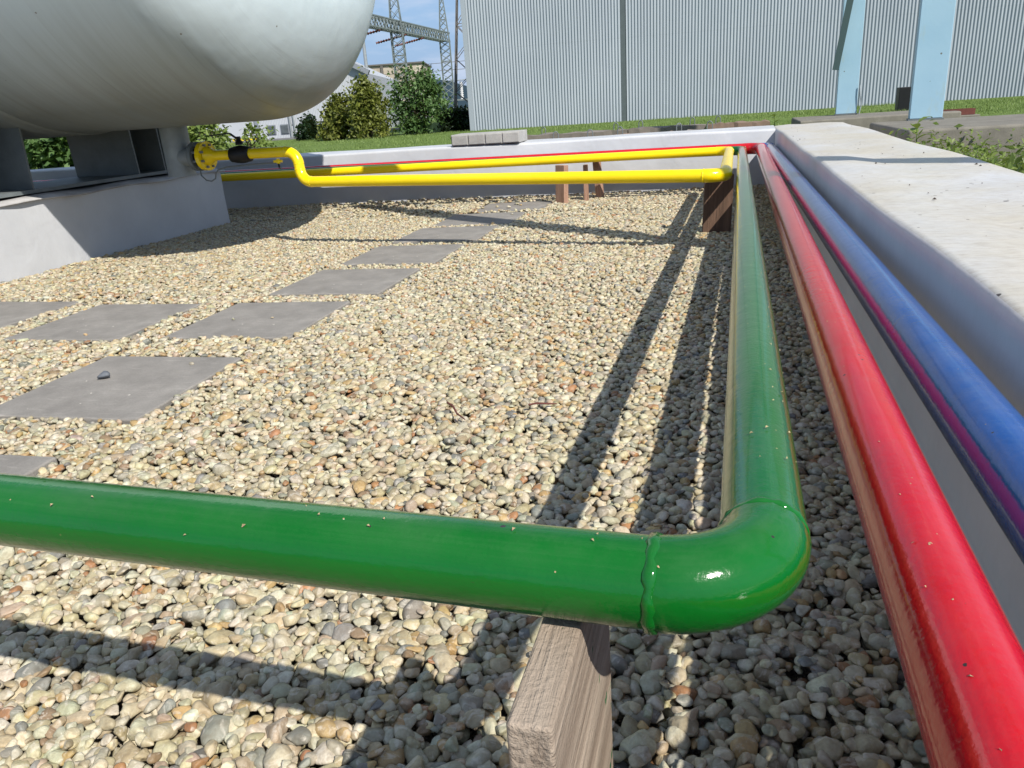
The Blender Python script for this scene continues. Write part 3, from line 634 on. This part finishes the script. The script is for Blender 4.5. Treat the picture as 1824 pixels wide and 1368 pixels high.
# ------------------------------------------------------------------ blocks on the far wall, old beams behind
def block(loc, L, Dp, H, rz, label):
    mb = MB(); nrib = 4; w = L/nrib
    mb.box((-L/2, -Dp/2, 0), (L/2, Dp/2, H))
    for k in range(nrib): mb.box((-L/2+w*k+w*0.05, -Dp/2-0.008, 0.006), (-L/2+w*(k+1)-0.004, -Dp/2+0.002, H-0.006))
    o = mb.build('concrete_block', M['block'], None, 0.004); o.location = loc; o.rotation_euler = (0, 0, rz); tag(o, label, 'concrete block'); return o
block((-1.865, 6.265, 0.428), 0.56, 0.30, 0.085, 0.03, 'ribbed light grey concrete block lying on the white back wall')
block((-6.75, 6.04, 0.428), 0.45, 0.28, 0.10, 0.0, 'grey concrete block on the back wall seen through the gap under the tank')
def loop_bar(parent, x, y, z, rz, h=0.075, w=0.022):
    p = [(-w, 0, -0.02), (-w, 0, h*0.6)]+[(-w*math.cos(math.pi*k/8), 0, h*0.6+w*math.sin(math.pi*k/8)*1.3) for k in range(1, 8)]+[(w, 0, h*0.6), (w, 0, -0.02)]
    R_ = Matrix.Rotation(rz, 3, 'Z'); q = [R_ @ Vector(a)+Vector((x, y, z)) for a in p]
    return MB().tube(q, 0.0048, 8).build('lifting_loop', M['steel_grey'], parent)
def old_beam(x0, x1, y, zt, mat, loops, label, dep=0.22, rz=0.0):
    c = Vector(((x0+x1)/2, y, zt)); root = empty('concrete_beam', c, rz); tag(root, label, 'concrete beam', 'old concrete beams stacked behind the back wall')
    L = x1-x0; N_ = 14; vs = []; fs = []
    for i in range(N_+1):
        xx = -L/2+L*i/N_; j = lambda: random.uniform(-0.010, 0.010)
        vs += [(xx, -dep/2+j(), -zt+0.06), (xx, -dep/2+j(), j()), (xx, dep/2+j(), j()), (xx, dep/2+j(), -zt+0.06)]
    for i in range(N_):
        for k in range(3): fs.append([4*i+k, 4*i+k+1, 4*i+k+5, 4*i+k+4][::-1])
    fs += [[0, 1, 2, 3], [4*N_+3, 4*N_+2, 4*N_+1, 4*N_]]
    MB().add(vs, fs).build('beam_body', mat, root)
    for lx in loops: loop_bar(root, lx-c.x, random.uniform(-.03, .0), -0.005, random.uniform(-.5, .5))
    return root
old_beam(-1.62, -0.98, 7.02, 0.392, M['rustbeam'], (-1.475, -1.169), 'old concrete beam with two loops just right of the ribbed block')
old_beam(-0.97, -0.35, 7.04, 0.400, M['rustbeam'], (-0.909, -0.409), 'rust stained concrete beam with two loops, middle of the front row')
old_beam(-0.34, 0.32, 7.05, 0.402, M['oldbeam'], (-0.155,), 'old grey concrete beam with one loop, nearest the wall corner')
old_beam(-2.1, -0.98, 8.22, 0.398, M['oldbeam'], (-1.851, -1.104), 'dark concrete beam of the back row, left end')
old_beam(-0.97, -0.22, 8.25, 0.405, M['oldbeam'], (-0.855, -0.349), 'dark concrete beam of the back row, middle')
old_beam(-0.21, 0.38, 8.24, 0.402, M['rustbeam'], (-0.102,), 'brown concrete beam of the back row, right end')

# ------------------------------------------------------------------ blue steel posts on concrete footings
def prism(name, top, zt, zb, mat, label, cat):
    n = len(top); vs = [(x, y, zt+random.uniform(-.008, .008)) for x, y in top]+[(x, y, zb) for x, y in top]
    fs = [list(range(n))]+[[(i+1) % n, i, i+n, (i+1) % n+n] for i in range(n)]
    o = MB().add(vs, fs).build(name, mat, None, 0.02); tag(o, label, cat); return o
prism('concrete_footing', [(1.05, 5.35), (3.4, 5.60), (3.3, 6.75), (1.02, 6.60)], 0.405, 0.0, M['old_concrete'], 'weathered concrete footing under the nearer blue post, weeds at its front', 'footing')
prism('concrete_footing', [(0.72, 9.05), (1.75, 9.15), (2.3, 9.25), (2.25, 10.15), (0.70, 10.0)], 0.352, 0.0, M['old_concrete'], 'weathered concrete footing under the farther blue post, dark left end', 'footing')
def post(loc, w, d, H, rz, label):
    root = empty('blue_post', loc, rz); tag(root, label, 'post', 'blue steel posts standing on concrete footings')
    MB().box((-w/2, -d/2, 0.012), (w/2, d/2, H)).build('column', M['blue_post'], root, 0.004)
    MB().box((-w/2-0.01, -d/2-0.01, 0), (w/2+0.01, d/2+0.01, 0.011)).build('base_plate', M['steel_grey'], root)
    return root
p1 = post((1.392, 6.575, 0.408), 0.213, 0.15, 4.2, -0.12, 'wider blue steel post standing on the nearer concrete footing')
p2 = post((1.265, 9.83, 0.355), 0.213, 0.10, 4.2, -0.06, 'narrower looking blue steel post on the farther footing, with a dark diagonal brace')
mb = MB()
a = Vector((-0.148, -0.16, 0.475)); b = Vector((0.26, -0.16, 3.4))
d0 = (b-a); mb.bar(a, b, 0.065, 0.05, (0, 1, 0)); t = NT('dark_green_paint'); mb.build('diagonal_brace', t.out((0.05, 0.085, 0.085), 0.6, 0.3), p2)
MB().tube([(0.118, -0.07, 0.30), (0.125, -0.075, 0.22), (0.148, -0.08, 0.10), (0.130, -0.085, 0.0)], 0.006, 8).build('earthing_strip', M['steel_pale'], p2)
tag(MB().box((3.1, 16.95, 0.04), (3.36, 17.25, 0.52)).build('metal_box', M['black'], None, 0.01), 'small dark box standing on the grass by the warehouse wall', 'box')
cb = empty('steel_channel', (2.3, 9.45, 0.30)); tag(cb, 'short rusty red steel channel on a concrete stub right of the blue post', 'steel channel')
MB().box((-0.2, -0.05, 0.0), (0.16, 0.05, 0.035)).box((-0.2, -0.05, 0.036), (0.16, -0.04, 0.06)).box((-0.2, 0.04, 0.036), (0.16, 0.05, 0.06)).build('channel_web', M['rust'], cb)
MB().box((-0.22, -0.1, -0.25), (0.20, 0.12, -0.002)).build('concrete_stub', M['old_concrete'], cb, 0.01)

# ------------------------------------------------------------------ warehouse
WL = Vector((-6.62, 20.5, 0)); wdir = Vector((1, 0.086, 0)).normalized(); wnrm = Vector((wdir.y, -wdir.x, 0))
wh = empty('warehouse', WL); tag(wh, 'long warehouse with pale corrugated sheet walls across the background', 'building')
def sheet(s0, s1, z0, z1):
    pitch, dp, k = 0.0762, 0.0145, 8; n = int((s1-s0)/pitch*k); vs = []; fs = []
    for i in range(n+1):
        s = s0+i*pitch/k; o = dp*math.cos(2*math.pi*(s-s0)/pitch); p = wdir*s+wnrm*o
        vs += [(p.x, p.y, z0), (p.x, p.y, z1)]
    for i in range(n): fs.append([2*i, 2*i+2, 2*i+3, 2*i+1])
    return MB().add(vs, fs, True)
GR = 4.045
sheet(0.13, GR-0.05, 0.06, 7.0).build('corrugated_sheet', M['corr'], wh)
sheet(GR+0.08, 17.0, 0.06, 7.0).build('corrugated_sheet', M['corr'], wh)
def slab_on(s0, s1, z0, z1, n0, n1):
    mb = MB(); q = [wdir*s0+wnrm*n0, wdir*s1+wnrm*n0, wdir*s1+wnrm*n1, wdir*s0+wnrm*n1]
    mb.add([(p.x, p.y, z0) for p in q]+[(p.x, p.y, z1) for p in q], [[0,3,2,1],[4,5,6,7],[0,1,5,4],[1,2,6,5],[2,3,7,6],[3,0,4,7]]); return mb
slab_on(GR-0.055, GR+0.075, 0.06, 7.0, -0.02, -0.004).build('expansion_strip', M['groove'], wh)
slab_on(0.0, 0.125, 0.06, 7.0, -0.125, 0.016).build('corner_trim', M['corr'], wh)
slab_on(0.0, 17.0, 0.02, 7.1, -12.0, -0.13).build('wall_core', M['corr'], wh)
slab_on(-0.2, 17.2, 7.11, 7.3, -12.2, 0.3).build('roof', M['grey_trim'], wh)

# ------------------------------------------------------------------ vegetation
def leaves(centers, normals, size, jitter=0.35, aspect=0.55):
    n = len(centers); u = rng.normal(size=(n, 3)); u -= normals*(u*normals).sum(1)[:, None]; u /= np.linalg.norm(u, axis=1)[:, None]+1e-9; w = np.cross(normals, u)
    s = size*rng.uniform(1-jitter, 1+jitter, (n, 1)); P = np.stack([centers-u*s, centers+w*s*aspect, centers+u*s, centers-w*s*aspect], 1)
    P[:, 2, 2] -= 0.25*s[:, 0]; tint = np.repeat(np.clip(rng.beta(2, 2, n), 0, 1), 4); col = np.stack([tint]*3+[np.ones_like(tint)], 1)
    return P.reshape(-1, 3), np.arange(n*4).reshape(n, 4), col
def bush(name, base, rad, h, nclump, nleaf, size, mat, label, cat='bush', style='round', parent_parts=True, clump=0.22, box=False):
    root = empty(name, base); tag(root, label, cat)
    C_ = []; Nn = []
    for k in range(nclump):
        if box: c = np.array([rng.uniform(-rad[0], rad[0]), rng.uniform(-rad[1], rad[1]), rng.uniform(0.02, 1)*h])
        else:
            d = rng.normal(size=3); d /= np.linalg.norm(d); q = rng.uniform(0.35, 1.0)**0.5*rng.uniform(0.8, 1.12)
            zz = 0.5+0.5*d[2]*q
            w = (1.0-zz)**0.55*1.25 if style == 'cone' else 1.0
            hd = math.hypot(d[0], d[1])+1e-6
            if style == 'cone': c = np.array([d[0]/hd*rad[0]*w*rng.uniform(.3, 1), d[1]/hd*rad[1]*w*rng.uniform(.3, 1), max(zz, 0.03)*h])
            else: c = np.array([d[0]*q*rad[0], d[1]*q*rad[1], max(zz, 0.04)*h])
        m = int(nleaf*rng.uniform(0.5, 1.5)); r = clump*rng.uniform(0.6, 1.25)
        if style == 'cone': off = rng.normal(size=(m, 3))*np.array([0.33, 0.33, 0.75])*r
        else: off = rng.normal(size=(m, 3))*np.array([0.55, 0.55, 0.45])*r
        nn = rng.normal(size=(m, 3))+np.array([0, 0, 0.8])+c/np.array([rad[0], rad[1], h])*0.5
        P = c+off; P[:, 2] = np.abs(P[:, 2]-0.01)+0.01; C_.append(P); Nn.append(nn/np.linalg.norm(nn, axis=1)[:, None])
    shoots = []
    if not box:
        for k in range(int(nclump*0.22)):
            a = rng.uniform(0, 6.28); q = rng.uniform(0.1, 0.9); b0 = np.array([math.cos(a)*rad[0]*q, math.sin(a)*rad[1]*q, h*(1-0.45*q**1.5)*rng.uniform(.75, 1.0)])
            L = h*rng.uniform(0.08, 0.24); d = np.array([math.cos(a)*q*0.8, math.sin(a)*q*0.8, 1.0])+rng.normal(0, .2, 3); d /= np.linalg.norm(d); m = int(14+rng.integers(0, 16)); f = rng.uniform(0, 1, (m, 1))
            P = b0+d*L*f+rng.normal(size=(m, 3))*0.035*(1.15-f); C_.append(P); v = rng.normal(size=(m, 3))+np.array([0, 0, .5]); Nn.append(v/np.linalg.norm(v, axis=1)[:, None]); shoots.append((b0-d*L*0.8, b0+d*L))
    V, F_, col = leaves(np.concatenate(C_), np.concatenate(Nn), size)
    o = np_mesh('foliage', V, F_, mat, False, col); o.parent = root
    mb = MB()
    for k in range(5):
        a = rng.uniform(0, 6.28); tp = Vector((math.cos(a)*rad[0]*0.45, math.sin(a)*rad[1]*0.45, h*rng.uniform(0.45, 0.75)))
        mb.tube([(0, 0, -0.03), tp*0.5+Vector((0.03, 0, 0.05)), tp], [0.028, 0.018, 0.006], 7)
    for p, q in shoots: mb.tube([(0, 0, -0.02), (p[0]*0.5, p[1]*0.5, h*0.3), p, q], [0.010, 0.008, 0.006, 0.002], 5)
    mb.build('stem', M['bark'], root); return root
bush('evergreen_shrub', (-10.15, 20.1, GZ), (0.55, 0.55), 1.02, 62, 60, 0.055, M['thuja'], 'shorter yellowish evergreen shrub on the left of the pair', style='cone', clump=0.26)
bush('evergreen_shrub', (-9.05, 19.5, GZ), (0.62, 0.6), 1.36, 85, 62, 0.055, M['thuja'], 'taller yellowish evergreen shrub between the short one and the leafy bush', style='cone', clump=0.27)
bush('leafy_bush', (-8.02, 20.6, GZ), (0.74, 0.6), 1.66, 85, 58, 0.055, M['leaf'], 'dark green leafy bush with loose shoots, left of the warehouse corner', clump=0.25)
bush('dark_shrub', (-11.75, 21.2, GZ), (0.40, 0.3), 0.55, 45, 50, 0.05, M['leaf_dark'], 'small dark shrub in front of the white factory', style='cone', clump=0.16)
bush('hedge', (-6.95, 21.6, GZ), (0.75, 0.5), 0.52, 90, 90, 0.05, M['leaf_dark'], 'clipped dark hedge in the gap beside the warehouse corner', 'hedge', clump=0.16, box=True)
bush('lime_shrub', (-6.05, 8.4, GZ), (0.30, 0.30), 0.72, 46, 40, 0.032, M['leaf_lime'], 'bright lime green shrub behind the yellow flange', clump=0.15)
bush('lime_shrub', (-5.55, 8.7, GZ), (0.20, 0.2), 0.56, 24, 32, 0.030, M['leaf_lime'], 'smaller lime shrub behind the black valve handle', clump=0.13)
bush('laurel_bush', (-10.0, 10.2, GZ), (1.7, 0.9), 1.5, 150, 80, 0.06, M['leaf'], 'broad dark bush seen through the gap beneath the tank', clump=0.3)

def blades(name, x0, x1, y0, y1, n, h, w, mask=None):
    x = rng.uniform(x0, x1, n); y = y0+(y1-y0)*rng.uniform(0, 1, n)**1.35
    if mask is not None: k = mask(x, y); x, y = x[k], y[k]
    n = len(x); a = rng.uniform(0, 6.28, n); hh = h*rng.uniform(0.5, 1.4, n)*(0.75+0.5*np.sin(x*1.3)*np.sin(y*1.1)); ww = w*rng.uniform(0.6, 1.4, n)
    lean = rng.normal(0, 0.35, (n, 2))*hh[:, None]; z = np.full(n, GZ-0.005)
    b0 = np.stack([x-np.cos(a)*ww, y-np.sin(a)*ww, z], 1); b1 = np.stack([x+np.cos(a)*ww, y+np.sin(a)*ww, z], 1)
    tp = np.stack([x+lean[:, 0], y+lean[:, 1], z+hh], 1); m0 = (b0+tp)/2+np.stack([lean[:, 0]*-.1, lean[:, 1]*-.1, hh*0.08], 1)
    V = np.stack([b0, b1, tp], 1).reshape(-1, 3); t_ = np.repeat(np.clip(rng.beta(2, 2, n), 0, 1), 3)
    o = np_mesh(name, V, np.arange(n*3).reshape(n, 3), M['grass'], False, np.stack([t_]*3+[np.ones_like(t_)], 1)); tag(o, kind='stuff'); return o
gm = lambda x, y: ~((y < 6.75) | ((x > -3.4) & (x < 0.9) & (y < 8.5))) & (y < 20.4+0.086*(x+6.6)+ (x < -6.6)*4) & ~((x < -12) & (y > 22.5)) & ~((x > 0.68) & (x < 2.3) & (y > 9.0) & (y < 10.2)) & ~((x > 0.98) & (x < 3.4) & (y < 6.8))
blades('lawn_grass', -16, 9.5, 6.7, 24.0, 150000, 0.05, 0.006, gm)
wm = lambda x, y: (x > xin(y)+0.56) & ~((x > 1.0) & (y > 5.42+0.1*(x-1.05)))
blades('wild_grass', 0.9, 2.6, 2.2, 6.6, 42000, 0.19, 0.004, wm)
# broad weeds along the wall foot
pts = []; nn = []
for k in range(1100):
    y = rng.uniform(2.4, 5.5); x = xin(y)+0.58+abs(rng.normal(0, 0.35)); m = rng.integers(6, 16); c = np.array([x, y, GZ])
    q = c+np.stack([rng.normal(0, .045, m), rng.normal(0, .045, m), np.abs(rng.normal(0.13, .07, m))], 1); pts.append(q); v = rng.normal(size=(m, 3))*0.6+np.array([0, 0, 1]); nn.append(v/np.linalg.norm(v, axis=1)[:, None])
V, F_, col = leaves(np.concatenate(pts), np.concatenate(nn), 0.017, 0.5, 0.42)
tag(np_mesh('ground_cover', V, F_, M['leaf_lime'], False, col), kind='stuff')
def weed(loc, H, nl, size, label):
    root = empty('weed_plant', loc); tag(root, label, 'weed')
    MB().tube([(0, 0, 0), (0.01, 0, H*0.5), (0.0, 0.01, H)], [0.005, 0.004, 0.002], 8).build('stem', M['grass'], root)
    vs = []; fs = []; tint = []
    for k in range(nl):
        z = H*(0.35+0.65*(k/(nl-1))); a = k*2.4; L = size*(1.1-0.35*k/nl); up = 0.35+0.5*k/nl; d = Vector((math.cos(a), math.sin(a), 0)); s = Vector((-d.y, d.x, 0)); b = len(vs)
        prof_ = [(0, 0.02, 0), (0.25, 0.24, 0.25), (0.55, 0.26, 0.42), (0.85, 0.12, 0.42), (1.0, 0.005, 0.33)]
        for u, w_, zz in prof_:
            for sg in (-1, 0, 1): p = d*u*L*0.9+s*w_*L*sg+Vector((0, 0, z+zz*L*up+abs(sg)*0.04*L)); vs.append(tuple(p)); tint.append(0.35+0.5*random.random())
        for i in range(4):
            for j in range(2): fs.append([b+i*3+j, b+i*3+j+1, b+(i+1)*3+j+1, b+(i+1)*3+j])
    tint = np.array(tint); o = np_mesh('leaf', np.array(vs), np.array(fs), M['leaf_lime'], True, np.stack([tint]*3+[np.ones_like(tint)], 1)); o.parent = root; return root
weed((1.035, 5.05, GZ), 0.36, 9, 0.12, 'broad leaved weed standing up behind the stained wall top')
weed((0.45, 8.75, GZ), 0.34, 9, 0.10, 'small leafy weed growing behind the wall corner, by the far footing')

# ------------------------------------------------------------------ white factory, far buildings, pole
cd = Vector((0.9602, 0.2792, 0))                                   # direction across the view
fb = Vector((-17.06, 24.75, 0)); fn = Vector((cd.y, -cd.x, 0))
fac = empty('white_factory', fb); tag(fac, 'white sheet metal factory with a gable, seen beneath and right of the tank end', 'building')
def on(s, nrm, z): p = cd*s+fn*nrm; return (p.x, p.y, z)
def fbox(s0, s1, z0, z1, n0, n1):
    mb = MB(); q = [(s0, n0), (s1, n0), (s1, n1), (s0, n1)]
    return mb.add([on(s, k, z0) for s, k in q]+[on(s, k, z1) for s, k in q], [[0,3,2,1],[4,5,6,7],[0,1,5,4],[1,2,6,5],[2,3,7,6],[3,0,4,7]])
mb = MB(); pk = 2.75
prf = [(-6, 0.05), (5.25, 0.05), (5.25, 2.02), (2.2, 3.6), (-6, 2.4)]
mb.add([on(s, 0, z) for s, z in prf]+[on(s, -9, z) for s, z in prf], [[0,1,2,3,4],[9,8,7,6,5],[0,5,6,1],[1,6,7,2],[2,7,8,3],[3,8,9,4],[4,9,5,0]]); mb.build('wall', M['white_sheet'], fac)
ribs = MB()
for k in range(70): s = 1.35+k*0.056; ribs.add([on(s, 0.0, .1), on(s+.012, 0.012, .1), on(s+.024, 0.0, .1), on(s, 0.0, 1.95), on(s+.012, 0.012, 1.95), on(s+.024, 0.0, 1.95)], [[0,1,4,3],[1,2,5,4]])
rb_ = ribs.build('wall_ribs', M['white_sheet'], fac); rb_['kind'] = 'stuff'
mb = MB(); mb.bar(on(5.34, 0.10, 2.03), on(2.2, 0.10, 3.68), 0.24, 0.16, (0, 0, 1)); mb.build('roof_edge', M['grey_trim'], fac)
dr = fbox(-0.1, 1.12, 0.19, 0.95, 0.016, 0.03).build('sliding_door', M['white_sheet'], fac)
fbox(1.15, 1.27, 0.19, 1.0, 0.002, 0.05).build('door_frame', M['grey_trim'], fac)
t = NT('hazard_stripes'); w_ = t.n.new('ShaderNodeTexWave'); w_.inputs['Scale'].default_value = 3.2; w_.bands_direction = 'DIAGONAL'; t.put(w_.inputs['Vector'], t.vec)
hz = t.out(t.mix(t.ramp(w_.outputs['Fac'], [(0.48, 0.0), (0.52, 1.0)]), (0.02, 0.02, 0.02), (0.75, 0.55, 0.02)), 0.6)
fbox(0.3, 1.2, 0.105, 0.18, 0.002, 0.06).build('hazard_stripe', hz, fac)
for s in (1.56, 2.02):
    lv = fbox(s, s+0.29, 0.24, 0.56, 0.014, 0.03).build('louvre', M['grey_trim'], fac)
    q = MB()
    for k in range(7): q.add(fbox(s+0.02, s+0.27, 0.265+k*0.041, 0.285+k*0.041, 0.031, 0.05).v, [[0,3,2,1],[4,5,6,7],[0,1,5,4],[1,2,6,5],[2,3,7,6],[3,0,4,7]])
    q.build('louvre_blades', M['steel_grey'], lv)
dp_ = MB()
for s in (2.38, 2.52): dp_.tube([on(s, 0.05, 0.1), on(s, 0.05, 1.9)], 0.03, 10)
dp_.build('downpipe', M['steel_pale'], fac)
lp = empty('lamp_post', (-14.75, 32.2, GZ)); tag(lp, 'slim pale grey lamp post rising past the tank edge', 'lamp post')
MB().tube([(0, 0, 0), (0, 0, 3), (0, 0, 6.0)], [0.085, 0.07, 0.045], 12).build('pole', M['steel_pale'], lp)
MB().tube([(0, 0, 6.0), (-0.4, 0.1, 6.25), (-1.1, 0.3, 6.3)], 0.03, 8).build('arm', M['steel_pale'], lp)
MB().box((-1.6, 0.2, 6.24), (-1.05, 0.42, 6.36)).build('lamp_head', M['steel_grey'], lp, 0.03)
bb0 = Vector((-26.6, 54.4, 0)); bgb = empty('concrete_hall', bb0); tag(bgb, 'old beige concrete hall with a brown roof edge behind the bushes', 'building')
t = NT('stained_beige_render'); bei = t.out(t.mix(t.ramp(t.noise(0.9, 7, 0.65, t.map((1, 1, 0.35))), [(0.4, 0.0), (0.7, 1.0)]), (0.50, 0.44, 0.36), (0.30, 0.24, 0.19)), 0.9, 0.2)
def bgbox(s0, s1, z0, z1, n0, n1):
    q = [(s0, n0), (s1, n0), (s1, n1), (s0, n1)]
    return MB().add([on(s, k, z0) for s, k in q]+[on(s, k, z1) for s, k in q], [[0,3,2,1],[4,5,6,7],[0,1,5,4],[1,2,6,5],[2,3,7,6],[3,0,4,7]])
bgbox(-3, 5.55, 0.0, 3.85, -8, 0).build('wall', bei, bgb)
bgbox(-3.1, 5.65, 3.86, 3.96, -8.1, 0.12).build('roof_edge', M['lattice_dark'], bgb)
bgbox(2.55, 2.72, 0.1, 3.85, 0.003, 0.10).build('downpipe', M['lattice_dark'], bgb)

# ------------------------------------------------------------------ substation
def lattice(mb, base, top, wb, wt, npan, bar, dirx, diry):
    """four tapering legs with cross bracing"""
    base, top = Vector(base), Vector(top)
    def ring(f): c = base.lerp(top, f); w = wb+(wt-wb)*f; return [c+dirx*(w/2*a)+diry*(w/2*b) for a, b in ((-1,-1),(1,-1),(1,1),(-1,1))]
    P = [ring(i/npan) for i in range(npan+1)]
    for i in range(npan):
        for k in range(4):
            mb.bar(P[i][k], P[i+1][k], bar*1.5); k2 = (k+1) % 4
            mb.bar(P[i][k], P[i+1][k2], bar); mb.bar(P[i][k2], P[i+1][k], bar)
        if i % 3 == 0:
            for k in range(4): mb.bar(P[i][k], P[i][(k+1) % 4], bar)
gan = empty('substation_gantry', (-16.9, 41.5, 0)); tag(gan, 'grey lattice gantry with two tapering masts and a cross truss above the bushes', 'gantry'); go = Vector((-16.9, 41.5, 0))
TL = Vector((-16.95, 41.3, 0)); TR = Vector((-17.30, 49.8, 0)); gd = (TR-TL).normalized(); gp_ = Vector((gd.y, -gd.x, 0))
for T_, zb, zt in ((TL, 4.65, 8.9), (TR, 4.65, 7.9)):
    mb = MB(); lattice(mb, T_-go, T_-go+Vector((0, 0, zb)), 0.62, 0.60, 12, 0.035, cd, fn); lattice(mb, T_-go+Vector((0, 0, zb)), T_-go+Vector((0, 0, zt)), 0.60, 0.06, 8, 0.032, cd, fn)
    mb.build('mast', M['lattice'], gan)
mb = MB(); lattice(mb, TL-gd*5-go+Vector((0, 0, 4.88)), TR+gd*0.35-go+Vector((0, 0, 4.88)), 0.50, 0.50, 30, 0.035, gp_, Vector((0, 0, 1))); mb.build('cross_truss', M['lattice'], gan)
for f in (-0.25, 0.18, 0.52):
    p = TL.lerp(TR, f)-go+Vector((0, 0, 4.60)); q = p+Vector((-1.5, -0.8, -0.35)); mb = MB()
    pts_ = [p.lerp(q, k/24) for k in range(25)]; mb.tube(pts_, [0.03 if k % 2 else 0.075 for k in range(25)], 10); mb.build('insulator_string', M['insul'], gan)
for a, b, sag, lab in (((-34, 44, 3.6), (-8, 52, 3.75), 0.35, 'upper overhead wire crossing the gap left of the warehouse'), ((-34, 42, 3.25), (-8, 50, 3.05), 0.30, 'lower overhead wire crossing the gap left of the warehouse')):
    A_, B_ = Vector(a), Vector(b)
    tag(MB().tube([A_.lerp(B_, k/20)-Vector((0, 0, sag*4*(k/20)*(1-k/20))) for k in range(21)], 0.016, 6).build('overhead_wire', M['lattice_dark']), lab, 'wire', 'overhead wires')
py_ = empty('lattice_pylon', (-11.15, 35.2, 0)); tag(py_, 'dark lattice pylon leaning up against the warehouse corner', 'pylon')
mb = MB(); lattice(mb, (0, 0, 0), (0.25, 0, 9.5), 1.75, 0.25, 7, 0.028, cd, fn)
for a, b in ((-1, -1), (1, -1)): mb.bar(cd*(0.875*a)+fn*(0.875*b), Vector((0.25, 0, 9.5))+cd*(.125*a)+fn*(.125*b), 0.075)
mb.build('lattice_body', M['lattice_dark'], py_)
MB().box((-1.1, -1.1, -0.1), (1.1, 1.1, 0.12)).build('foundation', M['old_concrete'], py_)
def switchgear(loc, n, label, sc=1.0):
    root = empty('switchgear', loc, 0.283); tag(root, label, 'switchgear', 'substation switchgear behind the bushes')
    L = 0.55*n*sc; f = MB()
    for s in (-1, 1):
        for d in (-.3, .3): f.bar((s*L/2, d, 0), (s*L/2, d, 1.0*sc), 0.07)
    for z in (0.55, 1.0):
        for d in (-.3, .3): f.bar((-L/2-.1, d, z*sc), (L/2+.1, d, z*sc), 0.07)
    f.build('frame', M['lattice'], root)
    for k in range(n):
        x = -L/2+L*(k+0.5)/n; MB().tube([(x, 0, 1.03*sc+0.05*j) for j in range(17)], [0.05 if j % 2 else 0.095 for j in range(17)], 12).build('insulator', M['porcelain'], root)
    MB().tube([(-L/2, 0, 1.9*sc), (L/2, 0, 1.9*sc)], 0.025, 8).build('busbar', M['steel_pale'], root); return root
switchgear((-14.0, 34.6, 0.05), 5, 'white insulator switchgear between the evergreen shrub and the leafy bush', 0.62)
switchgear((-11.6, 38.6, 0.05), 5, 'grey switchgear frame behind the pylon legs', 1.0)
tr = empty('transformer', (-15.0, 33.9, 0.05)); tag(tr, 'white oil transformer vessel in front of the beige hall', 'transformer')
MB().box((-0.35, -0.3, 0), (0.35, 0.3, 1.45)).build('housing', M['steel_pale'], tr, 0.05)
MB().tube([(-0.1, 0, 1.75), (0.42, 0.1, 1.75)], 0.27, 20).build('conservator', M['white_sheet'], tr)
MB().bar((0.1, 0, 1.45), (0.1, 0, 1.60), 0.1).build('bracket', M['steel_grey'], tr)

# ------------------------------------------------------------------ added shadow caster: unseen mast and arm outside the frame, casting the diagonal shadow
dv = empty('shadow_caster', (3.3, 1.207, GZ)); tag(dv, 'added blue mast and arm, out of view, casting the diagonal shadow on the gravel', 'shadow caster')
do = Vector((3.3, 1.207, GZ))
MB().tube([(0, 0, 0), (0, 0, 2.62)], 0.11, 24).build('mast', M['blue_post'], dv)
MB().tube([Vector((3.45, 1.102, 2.6))-do, Vector((-0.8, 4.077, 2.6))-do], 0.095, 24).build('arm', M['blue_post'], dv)
MB().tube([(0, 0, -0.02), (0, 0, 0.03)], 0.2, 24).build('base_plate', M['steel_grey'], dv)
